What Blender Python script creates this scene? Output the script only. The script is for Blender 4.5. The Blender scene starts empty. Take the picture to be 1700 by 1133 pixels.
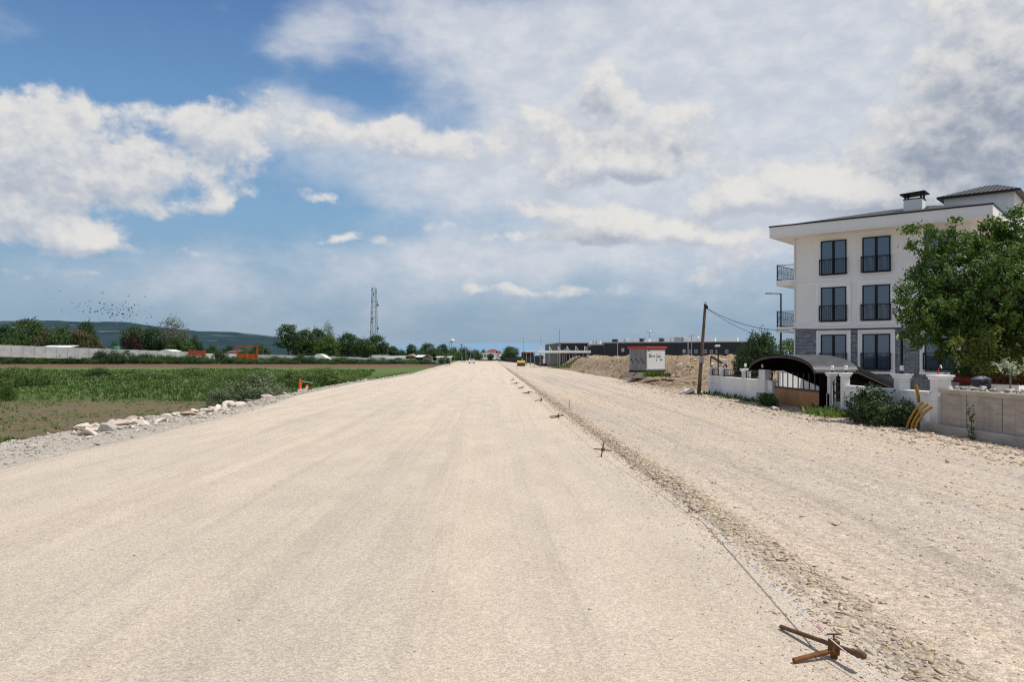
import bpy, math, random
import numpy as np
from mathutils import Vector, Matrix
R = math.radians
rng = np.random.default_rng(7)
random.seed(7)
scn = bpy.context.scene
C = scn.collection

# ------------------------------------------------------------------ camera
F = 1322.2; HZ = 593.0; CAMZ = 2.2
YAW = math.atan(35/1322.2)
fx, fy = math.sin(YAW), math.cos(YAW)
rx, ry = math.cos(YAW), -math.sin(YAW)
cam = bpy.data.cameras.new('camera'); cam.sensor_width = 36; cam.lens = 28.0
cam.shift_y = 26.5/1700; cam.clip_start = 0.1; cam.clip_end = 40000
co = bpy.data.objects.new('camera', cam); C.objects.link(co)
co.location = (0, 0, CAMZ); co.rotation_euler = (R(90), 0, -YAW)
scn.camera = co
scn.view_settings.view_transform = 'Standard'; scn.view_settings.look = 'None'
scn.view_settings.exposure = 0; scn.view_settings.gamma = 1

def W(px, d):                       # survey: bearing of a photo column at depth d -> ground x, y
    t = (px-850)/F*d
    return (fx*d+rx*t, fy*d+ry*t)
def Z(py, d):                       # height seen at depth d
    return CAMZ+(HZ-py)/F*d
def G(px, py, z=0.0):               # point on level z
    d = (CAMZ-z)*F/(py-HZ)
    x, y = W(px, d); return (x, y, z)
def onx(px, X):                     # where the bearing meets the line x = X: y, depth
    t = (px-850)/F
    dx, dy = fx+rx*t, fy+ry*t
    d = X/dx
    return dy*d, d

# ------------------------------------------------------------------ helpers
def tag(o, label=None, cat=None, group=None, kind=None):
    if label: o['label'] = label
    if cat: o['category'] = cat
    if group: o['group'] = group
    if kind: o['kind'] = kind
    return o
def thing(name, label, cat, loc=(0, 0, 0), rz=0.0, group=None):
    o = bpy.data.objects.new(name, None); C.objects.link(o)
    o.empty_display_size = .2
    o.location = loc; o.rotation_euler = (0, 0, rz)
    return tag(o, label, cat, group)
def link(name, me, parent=None, loc=None, rz=None):
    o = bpy.data.objects.new(name, me); C.objects.link(o)
    if parent is not None: o.parent = parent
    if loc is not None: o.location = loc
    if rz is not None: o.rotation_euler = (0, 0, rz)
    return o
def dup(root, loc=None, rz=None, label=None, sc=None, group=None):
    def cp(o, par):
        c = o.copy(); C.objects.link(c)
        if par is not None: c.parent = par
        for ch in list(o.children): cp(ch, c)
        return c
    r = cp(root, None)
    if loc is not None: r.location = loc
    if rz is not None: r.rotation_euler = (0, 0, rz)
    if label: r['label'] = label
    if group: r['group'] = group
    if sc is not None: r.scale = sc if hasattr(sc, '__len__') else (sc, sc, sc)
    return r
def np_mesh(name, v, f, mats=(), smooth=False, midx=None):
    v = np.asarray(v, np.float32); f = np.asarray(f, np.int32)
    me = bpy.data.meshes.new(name)
    k = f.shape[1]; n = len(f)
    me.vertices.add(len(v)); me.vertices.foreach_set('co', v.ravel())
    me.loops.add(n*k); me.loops.foreach_set('vertex_index', f.ravel())
    me.polygons.add(n); me.polygons.foreach_set('loop_start', np.arange(n, dtype=np.int32)*k)
    try: me.polygons.foreach_set('loop_total', np.full(n, k, np.int32))
    except Exception: pass
    if smooth: me.polygons.foreach_set('use_smooth', np.ones(n, bool))
    if midx is not None: me.polygons.foreach_set('material_index', np.asarray(midx, np.int32))
    for m in (mats if isinstance(mats, (list, tuple)) else [mats]): me.materials.append(m)
    me.update(calc_edges=True); me.validate()
    return me
class MB:
    def __init__(s): s.v = []; s.f = []; s.m = []; s.sm = []
    def add(s, vs, fs, mi=0, sm=False):
        o = len(s.v); s.v += [tuple(p) for p in vs]
        for f in fs: s.f.append([i+o for i in f]); s.m.append(mi); s.sm.append(sm)
        return s
    def box(s, c, size, rz=0.0, mi=0, rx_=0.0, ry_=0.0):
        hx, hy, hz = size[0]/2, size[1]/2, size[2]/2
        M = Matrix.Rotation(rz, 3, 'Z') @ Matrix.Rotation(ry_, 3, 'Y') @ Matrix.Rotation(rx_, 3, 'X')
        vs = []
        for x, y, z in ((-1,-1,-1),(1,-1,-1),(1,1,-1),(-1,1,-1),(-1,-1,1),(1,-1,1),(1,1,1),(-1,1,1)):
            p = M @ Vector((x*hx, y*hy, z*hz)); vs.append((p.x+c[0], p.y+c[1], p.z+c[2]))
        return s.add(vs, [(3,2,1,0),(4,5,6,7),(0,1,5,4),(1,2,6,5),(2,3,7,6),(3,0,4,7)], mi)
    def bb(s, x0, x1, y0, y1, z0, z1, mi=0):
        return s.box(((x0+x1)/2, (y0+y1)/2, (z0+z1)/2), (x1-x0, y1-y0, z1-z0), 0, mi)
    def tube(s, p0, p1, r0, r1=None, n=8, mi=0, cap=True):
        if r1 is None: r1 = r0
        p0 = Vector(p0); p1 = Vector(p1); d = (p1-p0)
        if d.length < 1e-6: return s
        d.normalize()
        a = d.orthogonal().normalized(); b = d.cross(a)
        vs = []
        for p, r in ((p0, r0), (p1, r1)):
            for i in range(n):
                t = 2*math.pi*i/n; vs.append(p+a*(math.cos(t)*r)+b*(math.sin(t)*r))
        fs = [(i, (i+1) % n, n+(i+1) % n, n+i) for i in range(n)]
        s.add(vs, fs, mi, n > 5)
        if cap: s.add(vs, [tuple(range(n))[::-1], tuple(range(n, 2*n))], mi)
        return s
    def path(s, pts, rad, n=6, mi=0):
        pts = [Vector(p) for p in pts]
        rr = rad if hasattr(rad, '__len__') else [rad]*len(pts)
        vs = []; a = None
        for i, p in enumerate(pts):
            d = (pts[min(i+1, len(pts)-1)]-pts[max(i-1, 0)]).normalized()
            if a is None: a = d.orthogonal().normalized()
            a = (a-d*a.dot(d)).normalized(); b = d.cross(a)
            for k in range(n):
                t = 2*math.pi*k/n; vs.append(p+a*(math.cos(t)*rr[i])+b*(math.sin(t)*rr[i]))
        fs = []
        for i in range(len(pts)-1):
            for k in range(n): fs.append((i*n+k, i*n+(k+1) % n, (i+1)*n+(k+1) % n, (i+1)*n+k))
        fs2 = [tuple(range(n))[::-1], tuple(range((len(pts)-1)*n, len(pts)*n))]
        s.add(vs, fs, mi, True)
        return s.add(vs, fs2, mi)
    def lathe(s, prof, c=(0, 0, 0), n=16, mi=0, sm=True):
        vs = []; fs = []
        for r, z in prof:
            for k in range(n):
                t = 2*math.pi*k/n; vs.append((c[0]+r*math.cos(t), c[1]+r*math.sin(t), c[2]+z))
        for i in range(len(prof)-1):
            for k in range(n): fs.append((i*n+k, i*n+(k+1) % n, (i+1)*n+(k+1) % n, (i+1)*n+k))
        fs.append(tuple(range(n))[::-1]); fs.append(tuple(range((len(prof)-1)*n, len(prof)*n)))
        return s.add(vs, fs, mi, sm)
    def prism(s, poly, axis, a0, a1, mi=0, sm=False):   # poly in the plane across axis
        n = len(poly)
        def P(u, v, a): return (a, u, v) if axis == 'x' else ((u, a, v) if axis == 'y' else (u, v, a))
        vs = [P(u, v, a0) for u, v in poly]+[P(u, v, a1) for u, v in poly]
        fs = [(i, (i+1) % n, n+(i+1) % n, n+i) for i in range(n)]
        s.add(vs, fs, mi, sm)
        return s.add(vs, [tuple(range(n))[::-1], tuple(range(n, 2*n))], mi)
    def ball(s, c, r, n=10, m=6, mi=0, sq=(1, 1, 1)):
        vs = []; fs = []
        for i in range(1, m):
            ph = math.pi*i/m
            for k in range(n):
                t = 2*math.pi*k/n
                vs.append((c[0]+r*sq[0]*math.sin(ph)*math.cos(t), c[1]+r*sq[1]*math.sin(ph)*math.sin(t), c[2]+r*sq[2]*math.cos(ph)))
        for i in range(m-2):
            for k in range(n): fs.append((i*n+k, (i+1)*n+k, (i+1)*n+(k+1) % n, i*n+(k+1) % n))
        vs.append((c[0], c[1], c[2]+r*sq[2])); vs.append((c[0], c[1], c[2]-r*sq[2]))
        T = len(vs)-2
        for k in range(n): fs.append((T, k, (k+1) % n)); fs.append((T+1, (m-2)*n+(k+1) % n, (m-2)*n+k))
        return s.add(vs, fs, mi, True)
    def mesh(s, name, mats, bevel=0):
        me = bpy.data.meshes.new(name); me.from_pydata(s.v, [], s.f)
        for m in (mats if isinstance(mats, (list, tuple)) else [mats]): me.materials.append(m)
        me.polygons.foreach_set('material_index', np.array(s.m, np.int32))
        me.polygons.foreach_set('use_smooth', np.array(s.sm, bool))
        me.update()
        import bmesh
        bm = bmesh.new(); bm.from_mesh(me); bmesh.ops.recalc_face_normals(bm, faces=bm.faces); bm.to_mesh(me); bm.free()
        return me
    def build(s, name, mats, parent=None, loc=None, rz=None, bevel=0):
        o = link(name, s.mesh(name, mats), parent, loc, rz)
        if bevel:
            b = o.modifiers.new('bevel', 'BEVEL'); b.width = bevel; b.segments = 2; b.limit_method = 'ANGLE'; b.angle_limit = R(50)
        return o

# ------------------------------------------------------------------ materials
def new_mat(name):
    m = bpy.data.materials.new(name); m.use_nodes = True
    nt = m.node_tree; nt.nodes.clear()
    return m, nt
class N:
    """small node-tree writer"""
    def __init__(s, nt): s.nt = nt
    def n(s, t, **kw):
        nd = s.nt.nodes.new(t)
        for k, v in kw.items():
            if k.startswith('i_'):
                key = k[2:]; key = int(key) if key.isdigit() else key
                s.put(nd, key, v)
            else: setattr(nd, k, v)
        return nd
    def put(s, nd, key, v):
        if hasattr(v, 'bl_idname') and hasattr(v, 'is_output'): s.nt.links.new(v, nd.inputs[key])
        else: nd.inputs[key].default_value = v
    def math(s, op, a, b=None, c=None, clamp=False):
        nd = s.nt.nodes.new('ShaderNodeMath'); nd.operation = op; nd.use_clamp = clamp
        s.put(nd, 0, a)
        if b is not None: s.put(nd, 1, b)
        if c is not None: s.put(nd, 2, c)
        return nd.outputs[0]
    def vmath(s, op, a, b=None, c=None):
        nd = s.nt.nodes.new('ShaderNodeVectorMath'); nd.operation = op
        s.put(nd, 0, a)
        if b is not None: s.put(nd, 1, b)
        if c is not None: s.put(nd, 2, c)
        return nd.outputs['Value'] if op in ('DOT_PRODUCT', 'LENGTH', 'DISTANCE') else nd.outputs[0]
    def mix(s, fac, a, b, bt='MIX'):
        nd = s.nt.nodes.new('ShaderNodeMix'); nd.data_type = 'RGBA'; nd.blend_type = bt; nd.clamp_factor = True
        s.put(nd, 0, fac); s.put(nd, 6, a); s.put(nd, 7, b)
        return nd.outputs[2]
    def ramp(s, x, lo, hi, a=0.0, b=1.0, smooth=True):
        nd = s.nt.nodes.new('ShaderNodeMapRange'); nd.interpolation_type = 'SMOOTHSTEP' if smooth else 'LINEAR'; nd.clamp = True
        s.put(nd, 0, x); s.put(nd, 1, lo); s.put(nd, 2, hi); s.put(nd, 3, a); s.put(nd, 4, b)
        return nd.outputs[0]
    def noise(s, vec, scale, detail=4, rough=.55, dist=0.0, dim='3D', out=0):
        nd = s.nt.nodes.new('ShaderNodeTexNoise'); nd.noise_dimensions = dim
        if vec is not None: s.put(nd, 'Vector', vec)
        s.put(nd, 'Scale', scale); s.put(nd, 'Detail', detail); s.put(nd, 'Roughness', rough); s.put(nd, 'Distortion', dist)
        return nd.outputs[out]
    def voro(s, vec, scale, feature='F1', out='Distance', rnd=1.0):
        nd = s.nt.nodes.new('ShaderNodeTexVoronoi'); nd.feature = feature
        s.put(nd, 'Vector', vec); s.put(nd, 'Scale', scale); s.put(nd, 'Randomness', rnd)
        return nd.outputs[out]
    def pos(s): return s.nt.nodes.new('ShaderNodeNewGeometry').outputs['Position']
    def obj(s): return s.nt.nodes.new('ShaderNodeTexCoord').outputs['Object']
    def rand(s): return s.nt.nodes.new('ShaderNodeObjectInfo').outputs['Random']
    def bump(s, h, strength=.3, dist=.02):
        nd = s.nt.nodes.new('ShaderNodeBump'); s.put(nd, 'Height', h); nd.inputs['Strength'].default_value = strength; nd.inputs['Distance'].default_value = dist
        return nd.outputs[0]
    def bsdf(s, col, rough=.8, normal=None, metal=0.0, spec=.3, **kw):
        nd = s.nt.nodes.new('ShaderNodeBsdfPrincipled')
        s.put(nd, 'Base Color', col); s.put(nd, 'Roughness', rough); s.put(nd, 'Metallic', metal); s.put(nd, 'Specular IOR Level', spec)
        if normal is not None: s.put(nd, 'Normal', normal)
        for k, v in kw.items(): s.put(nd, k.replace('_', ' '), v)
        return nd.outputs[0]
    def out(s, sh):
        o = s.nt.nodes.new('ShaderNodeOutputMaterial'); s.nt.links.new(sh, o.inputs[0])
def c4(c, k=1.0): return (c[0]*k, c[1]*k, c[2]*k, 1.0)
def plain(name, col, rough=.7, vary=.15, scale=3.0, metal=0.0, spec=.3, bump=0.0, bscale=40, streak=0.0, dirt=None, local=True):
    """painted / worn surface: base colour with two octaves of wear and optional streaks"""
    m, nt = new_mat(name); k = N(nt)
    p = k.obj() if local else k.pos()
    a = k.noise(p, scale, 6, .6); b = k.noise(p, scale*7, 3, .6)
    t = k.math('ADD', k.math('MULTIPLY', a, .65), k.math('MULTIPLY', b, .35))
    t = k.ramp(t, .3, .7)
    c = k.mix(t, c4(col, 1-vary), c4(col, 1+vary))
    if streak:
        sv = k.vmath('MULTIPLY', p, (6.0, 6.0, .35))
        st = k.ramp(k.noise(sv, 1.0, 4, .6), .5, .75)
        c = k.mix(k.math('MULTIPLY', st, streak), c, c4(dirt or (.09, .08, .07)))
    nr = None
    if bump: nr = k.bump(k.noise(p, bscale, 4, .6), bump, .01)
    k.out(k.bsdf(c, rough, nr, metal, spec))
    return m

# ------------------------------------------------------------------ light: sky with clouds + one sun
SUN_DIR = Vector((1, -.36, 2.08)).normalized()          # towards the sun
sun_el = math.asin(SUN_DIR.z); sun_az = math.atan2(SUN_DIR.x, SUN_DIR.y)
sl = bpy.data.lights.new('sun', 'SUN'); sl.energy = SUN_E = 3.7; sl.angle = R(.5); sl.color = (1, .95, .87)
so = bpy.data.objects.new('sun', sl); C.objects.link(so); so.location = (30, -20, 60)
so.rotation_euler = (-SUN_DIR).to_track_quat('-Z', 'Y').to_euler()

world = bpy.data.worlds.new('World'); scn.world = world; world.use_nodes = True
wt = world.node_tree; wt.nodes.clear(); k = N(wt)
def U(px, py):
    d = math.hypot(px-850, F)
    return (math.atan((px-815)/F)*F/100, math.atan((HZ-py)/d)*F/100)
dirv = wt.nodes.new('ShaderNodeTexCoord').outputs['Generated']
sep = wt.nodes.new('ShaderNodeSeparateXYZ'); wt.links.new(dirv, sep.inputs[0])
az = k.math('ARCTAN2', sep.outputs[0], sep.outputs[1])
el = k.math('ARCSINE', sep.outputs[2])
cmb = wt.nodes.new('ShaderNodeCombineXYZ')
wt.links.new(k.math('MULTIPLY', az, F/100), cmb.inputs[0]); wt.links.new(k.math('MULTIPLY', el, F/100), cmb.inputs[1])
P = cmb.outputs[0]                                    # azimuth / elevation in 4.3 degree units

def density_group(name, blobs, warp, wscale, nscale, namp, seed, nstretch=1.5, detail=9, rough=.58):
    g = bpy.data.node_groups.new(name, 'ShaderNodeTree')
    g.interface.new_socket('P', in_out='INPUT', socket_type='NodeSocketVector')
    g.interface.new_socket('D', in_out='OUTPUT', socket_type='NodeSocketFloat')
    q = N(g); gi = g.nodes.new('NodeGroupInput'); go = g.nodes.new('NodeGroupOutput')
    p = gi.outputs[0]
    ps = q.vmath('MULTIPLY_ADD', p, (1, nstretch, 1), (seed, seed*.7, seed*.3))
    wv = q.noise(ps, wscale, 3, .55, out=1)
    wv = q.vmath('MULTIPLY_ADD', wv, (2*warp, 1.4*warp, 0), (-warp, -.7*warp, 0))
    pw = q.vmath('ADD', p, wv)
    acc = None
    for (px, py, rpx, rpy, w) in blobs:
        u, v = U(px, py); su, sv = 100/rpx, 100/rpy
        d = q.vmath('MULTIPLY_ADD', pw, (su, sv, 0), (-u*su, -v*sv, 0))
        e = q.math('EXPONENT', q.math('MULTIPLY', q.vmath('DOT_PRODUCT', d, d), -1.0))
        acc = q.math('MULTIPLY', e, w) if acc is None else q.math('MULTIPLY_ADD', e, w, acc)
    nz = q.noise(ps, nscale, detail, rough, .15)
    nz = q.math('MULTIPLY_ADD', nz, namp, -.5*namp)
    g.links.new(q.math('ADD', acc, nz), go.inputs[0])
    return g
def use(g, vec):
    nd = wt.nodes.new('ShaderNodeGroup'); nd.node_tree = g; wt.links.new(vec, nd.inputs[0]); return nd.outputs[0]

# high thin veil: wide soft sheets
veil = density_group('veil_density', [
    (1200, 60, 430, 170, .95), (900, 330, 420, 110, .42), (1250, 230, 330, 120, .8), (1250, 400, 330, 70, .34), (660, 50, 150, 70, .62), (520, 45, 70, 40, .4),
    (560, 225, 170, 40, .55), (300, 470, 420, 55, .35), (1000, 500, 600, 80, .36), (1500, 160, 200, 240, .6),
    (20, 20, 60, 30, .45), (480, 180, 110, 30, .4), (700, 300, 220, 40, .4), (880, 130, 130, 110, .5), (700, 430, 300, 40, .35), (620, 120, 60, 120, -.3)],
    .6, .5, .62, 1.15, 3.1, 1.7, 8, .6)
# cumulus: separate heaped masses
CUM = [
    (70, 190, 95, 58, .56), (20, 250, 100, 50, .38), (205, 265, 140, 60, .66), (390, 262, 62, 40, .6), (330, 205, 90, 30, .45), (120, 310, 150, 34, .35),
    (30, 370, 110, 50, .8), (130, 390, 55, 30, .5), (360, 345, 36, 20, .6), (168, 400, 22, 12, .5),
    (600, 225, 190, 34, .65), (420, 160, 90, 32, .5), (860, 215, 190, 40, .45), (1010, 140, 60, 42, .75), (1120, 205, 150, 44, .6), (1060, 270, 130, 32, .85),
    (1010, 368, 80, 40, .95), (1140, 385, 70, 24, .85), (1340, 305, 105, 46, .85), (1440, 330, 90, 34, .7), (1240, 320, 60, 30, .5),
    (1660, 50, 130, 90, .7), (1600, 235, 130, 66, .75), (1700, 150, 130, 100, .7), (1560, 330, 160, 34, .55),
    (870, 395, 150, 16, .45), (760, 440, 160, 14, .32), (930, 290, 110, 24, .5), (1230, 430, 130, 30, .45), (700, 370, 90, 14, .35), (860, 330, 110, 18, .4), (620, 395, 70, 12, .4), (780, 255, 120, 22, .45), (740, 480, 200, 14, .3), (980, 490, 120, 14, .3), (1090, 470, 160, 16, .32), (560, 400, 90, 10, .3), (330, 415, 150, 10, .3), (150, 455, 160, 9, .3), (860, 480, 90, 9, .35), (520, 330, 90, 14, .35), (1180, 340, 60, 20, .45), (900, 350, 60, 14, .4), (1250, 390, 80, 14, .4)]
cum = density_group('cumulus_density', CUM,
    .34, 1.15, 1.35, 1.55, 11.7, 1.25, 9, .58)
cum_soft = density_group('cumulus_soft', CUM, .34, 1.15, 1.35, 1.55, 11.7, 1.25, 5, .57)

sky = wt.nodes.new('ShaderNodeTexSky'); sky.sky_type = 'NISHITA'; sky.sun_disc = False
sky.sun_elevation = sun_el; sky.sun_rotation = sun_az
sky.air_density = 1.0; sky.dust_density = 1.2; sky.ozone_density = 2.5; sky.altitude = 50
SKYK = 0.1
elv = k.math('MULTIPLY', el, F/100)
grad = wt.nodes.new('ShaderNodeValToRGB'); cr = grad.color_ramp
wt.links.new(k.ramp(elv, 0, 7.5, 0, 1, False), grad.inputs[0])
cr.elements[0].position = 0; cr.elements[0].color = (.22, .345, .48, 1)
cr.elements[1].position = 1; cr.elements[1].color = (.055, .145, .36, 1)
for ps_, c_ in ((.12, (.265, .40, .55)), (.3, (.225, .41, .62)), (.5, (.155, .33, .59)), (.72, (.092, .215, .47))):
    e = cr.elements.new(ps_); e.color = (*c_, 1)
grad10 = k.vmath('MULTIPLY', grad.outputs[0], (10, 10, 10))
clear = k.mix(.8, sky.outputs[0], grad10)
# veil
vd = use(veil, P)
va = k.math('MULTIPLY', k.ramp(vd, .16, .98), .93)
vtex = k.ramp(k.noise(k.vmath('MULTIPLY', P, (1, 1.7, 1)), 1.6, 8, .62), .3, .75)
vcol = k.mix(vtex, (5.75, 6.15, 6.95, 1), (7.2, 7.35, 7.7, 1))
c1 = k.mix(va, clear, vcol)
# cumulus, lit from the upper right
cd = use(cum, P)
cd2 = use(cum_soft, k.vmath('ADD', P, (.08, .22, 0)))
ca = k.ramp(cd, .35, .70)
slope = k.math('SUBTRACT', cd, cd2)
puff = k.noise(k.vmath('MULTIPLY', P, (1, 1.3, 1)), 3.4, 7, .6)
lit = k.ramp(k.math('MULTIPLY_ADD', k.math('SUBTRACT', puff, .5), 1.0, slope), -.42, .50)
dark = density_group('cloud_shadow', [(1660, 190, 130, 110, .9), (1600, 285, 130, 40, .7), (1000, 165, 60, 24, .55), (1110, 245, 120, 24, .55), (980, 395, 110, 22, .6),
    (1050, 300, 90, 14, .5), (150, 320, 160, 26, .25), (1440, 350, 90, 20, .4), (60, 280, 120, 60, .2)], .3, 1.1, 1.3, .25, 5.1)
dk = k.ramp(use(dark, P), .12, .95)
shade = k.mix(dk, (4.95, 5.35, 6.15, 1), (2.75, 3.25, 4.15, 1))
bright = k.mix(dk, (7.95, 7.75, 7.45, 1), (6.1, 6.2, 6.5, 1))
ccol = k.mix(lit, shade, bright)
c2 = k.mix(k.math('MULTIPLY', ca, .93), c1, ccol)
# haze towards the horizon
hz = k.math('MULTIPLY', k.ramp(elv, 0.0, 1.7, 1.0, 0.0), .62)
hzc = k.mix(k.ramp(k.noise(k.vmath('MULTIPLY', P, (.5, 2.2, 1)), .8, 6, .6), .35, .7), (2.9, 4.0, 5.3, 1), (4.1, 4.9, 5.95, 1))
c3 = k.mix(hz, c2, hzc)
bg = wt.nodes.new('ShaderNodeBackground'); bg.inputs['Strength'].default_value = SKYK
wt.links.new(c3, bg.inputs[0])
# the rest of the vault: plain broken cloud from one noise
fn = k.ramp(k.noise(dirv, 3.2, 5, .6), .40, .62)
vault = k.mix(k.math('MULTIPLY', fn, .85), clear, (6.0, 6.1, 6.4, 1))
vault = k.mix(k.ramp(elv, -.4, 1.2, 1, 0), vault, (3.2, 4.0, 5.0, 1))
bg2 = wt.nodes.new('ShaderNodeBackground'); bg2.inputs['Strength'].default_value = SKYK
wt.links.new(vault, bg2.inputs[0])
front = k.math('MULTIPLY', k.math('LESS_THAN', k.math('ABSOLUTE', az), .80), k.math('MULTIPLY', k.math('GREATER_THAN', el, -.005), k.math('LESS_THAN', el, .62)))
ms = wt.nodes.new('ShaderNodeMixShader'); wt.links.new(front, ms.inputs[0]); wt.links.new(bg2.outputs[0], ms.inputs[1]); wt.links.new(bg.outputs[0], ms.inputs[2])
wo = wt.nodes.new('ShaderNodeOutputWorld'); wt.links.new(ms.outputs[0], wo.inputs[0])
world.cycles.sampling_method = 'MANUAL'; world.cycles.sample_map_resolution = 512
scn.cycles.use_denoising = True; scn.cycles.denoiser = 'OPENIMAGEDENOISE'; scn.cycles.denoising_prefilter = 'NONE'; scn.cycles.denoising_input_passes = 'RGB_ALBEDO_NORMAL'; scn.cycles.adaptive_threshold = .006
scn.cycles.pixel_filter_type = 'BLACKMAN_HARRIS'; scn.cycles.filter_width = 1.2
# ------------------------------------------------------------------ numeric noise
def vnoise(x, y, seed=0):
    x = np.asarray(x, float); y = np.asarray(y, float)
    xi = np.floor(x).astype(np.int64); yi = np.floor(y).astype(np.int64)
    xf = x-xi; yf = y-yi
    u = xf*xf*(3-2*xf); v = yf*yf*(3-2*yf)
    def h(a, b):
        n = (a*374761393+b*668265263+seed*982451653) & 0x7fffffff
        n = ((n ^ (n >> 13))*1274126177) & 0x7fffffff
        return ((n ^ (n >> 16)) & 0xffff)/65535.0
    return (h(xi, yi)*(1-u)+h(xi+1, yi)*u)*(1-v)+(h(xi, yi+1)*(1-u)+h(xi+1, yi+1)*u)*v
def fbm(x, y, seed=0, oct=4, g=.5):
    s = 0; a = 1; t = 0
    for o in range(oct):
        s = s+a*vnoise(np.asarray(x)*2**o, np.asarray(y)*2**o, seed+o*17); t += a; a *= g
    return s/t-.5
def sst(a, b, x):
    t = np.clip((np.asarray(x, float)-a)/(b-a), 0, 1); return t*t*(3-2*t)

# ------------------------------------------------------------------ ground materials
def gravel(name, ca, cb, grain=70, contrast=.35, bumpd=.008, streak=0.0, patch=None, dark=(.16, .14, .12), gap_shade=.5):
    m, nt = new_mat(name); k = N(nt); p = k.pos()
    big = k.ramp(k.noise(k.vmath('MULTIPLY', p, (.5, .05, .3)), 1.0, 4, .5), .3, .7)
    c = k.mix(big, c4(ca), c4(cb))
    mid = k.noise(k.vmath('MULTIPLY', p, (1.0, .35, 1)), 1.3, 4, .6)
    c = k.mix(1.0, c, k.mix(k.ramp(mid, .3, .7), (.94, .935, .93, 1), (1.05, 1.05, 1.05, 1)), 'MULTIPLY')
    if patch:
        pm = k.ramp(k.noise(k.vmath('MULTIPLY', p, (.42, .035, .3)), 1.0, 5, .6), .47, .62)
        c = k.mix(k.math('MULTIPLY', pm, .7), c, c4(patch))
    if streak:
        wx = k.vmath('ADD', p, k.vmath('MULTIPLY', k.noise(k.vmath('MULTIPLY', p, (.3, .06, 1)), 1.0, 2, .5, out=1), (.9, 0, 0)))
        sv = k.noise(k.vmath('MULTIPLY', wx, (1.5, .02, 0)), 1.0, 5, .68)
        c = k.mix(k.math('MULTIPLY', k.ramp(sv, .50, .66), streak), c, c4(cb, .80))
        c = k.mix(k.math('MULTIPLY', k.ramp(sv, .48, .34), streak*.7), c, c4(ca, 1.10))
        sl = k.noise(k.vmath('MULTIPLY', wx, (7.0, .05, 0)), 1.0, 3, .6)
        c = k.mix(k.math('MULTIPLY', k.ramp(sl, .56, .68), streak*.6), c, c4(cb, .78))
    vc = k.voro(p, grain, out='Color'); vd = k.voro(p, grain)
    vs = wsep(k, vc)
    v2 = wsep(k, k.voro(p, grain*.37, out='Color'))
    f = k.math('MULTIPLY_ADD', vs, contrast, 1-contrast*.5)
    f = k.math('MULTIPLY', f, k.math('MULTIPLY_ADD', v2, contrast*.6, 1-contrast*.3))
    fine = k.noise(p, grain*2.3, 3, .7)
    f = k.math('MULTIPLY', f, k.math('MULTIPLY_ADD', fine, .5, .75))
    c = k.mix(1.0, c, cmbv(k, f), 'MULTIPLY')
    gap_mask = k.ramp(k.noise(p, grain*.8, 4, .75), .60, .74)
    c = k.mix(k.math('MULTIPLY', gap_mask, gap_shade), c, c4(dark))  # shadow between the stones painted in as dark specks
    h = k.math('SUBTRACT', k.math('MULTIPLY', vs, .6), k.math('MULTIPLY', vd, 1.4))
    h = k.math('MULTIPLY_ADD', fine, .6, h)
    h = k.math('MULTIPLY_ADD', k.noise(p, grain*.3, 4, .6), .8, h)
    k.out(k.bsdf(c, .95, k.bump(h, .8, bumpd), 0, .1))
    return m
def wsep(k, col):
    s = k.nt.nodes.new('ShaderNodeSeparateColor'); k.nt.links.new(col, s.inputs[0]); return s.outputs[0]
def cmbv(k, f):
    s = k.nt.nodes.new('ShaderNodeCombineColor')
    for i in range(3): k.nt.links.new(f, s.inputs[i])
    return s.outputs[0]

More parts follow.
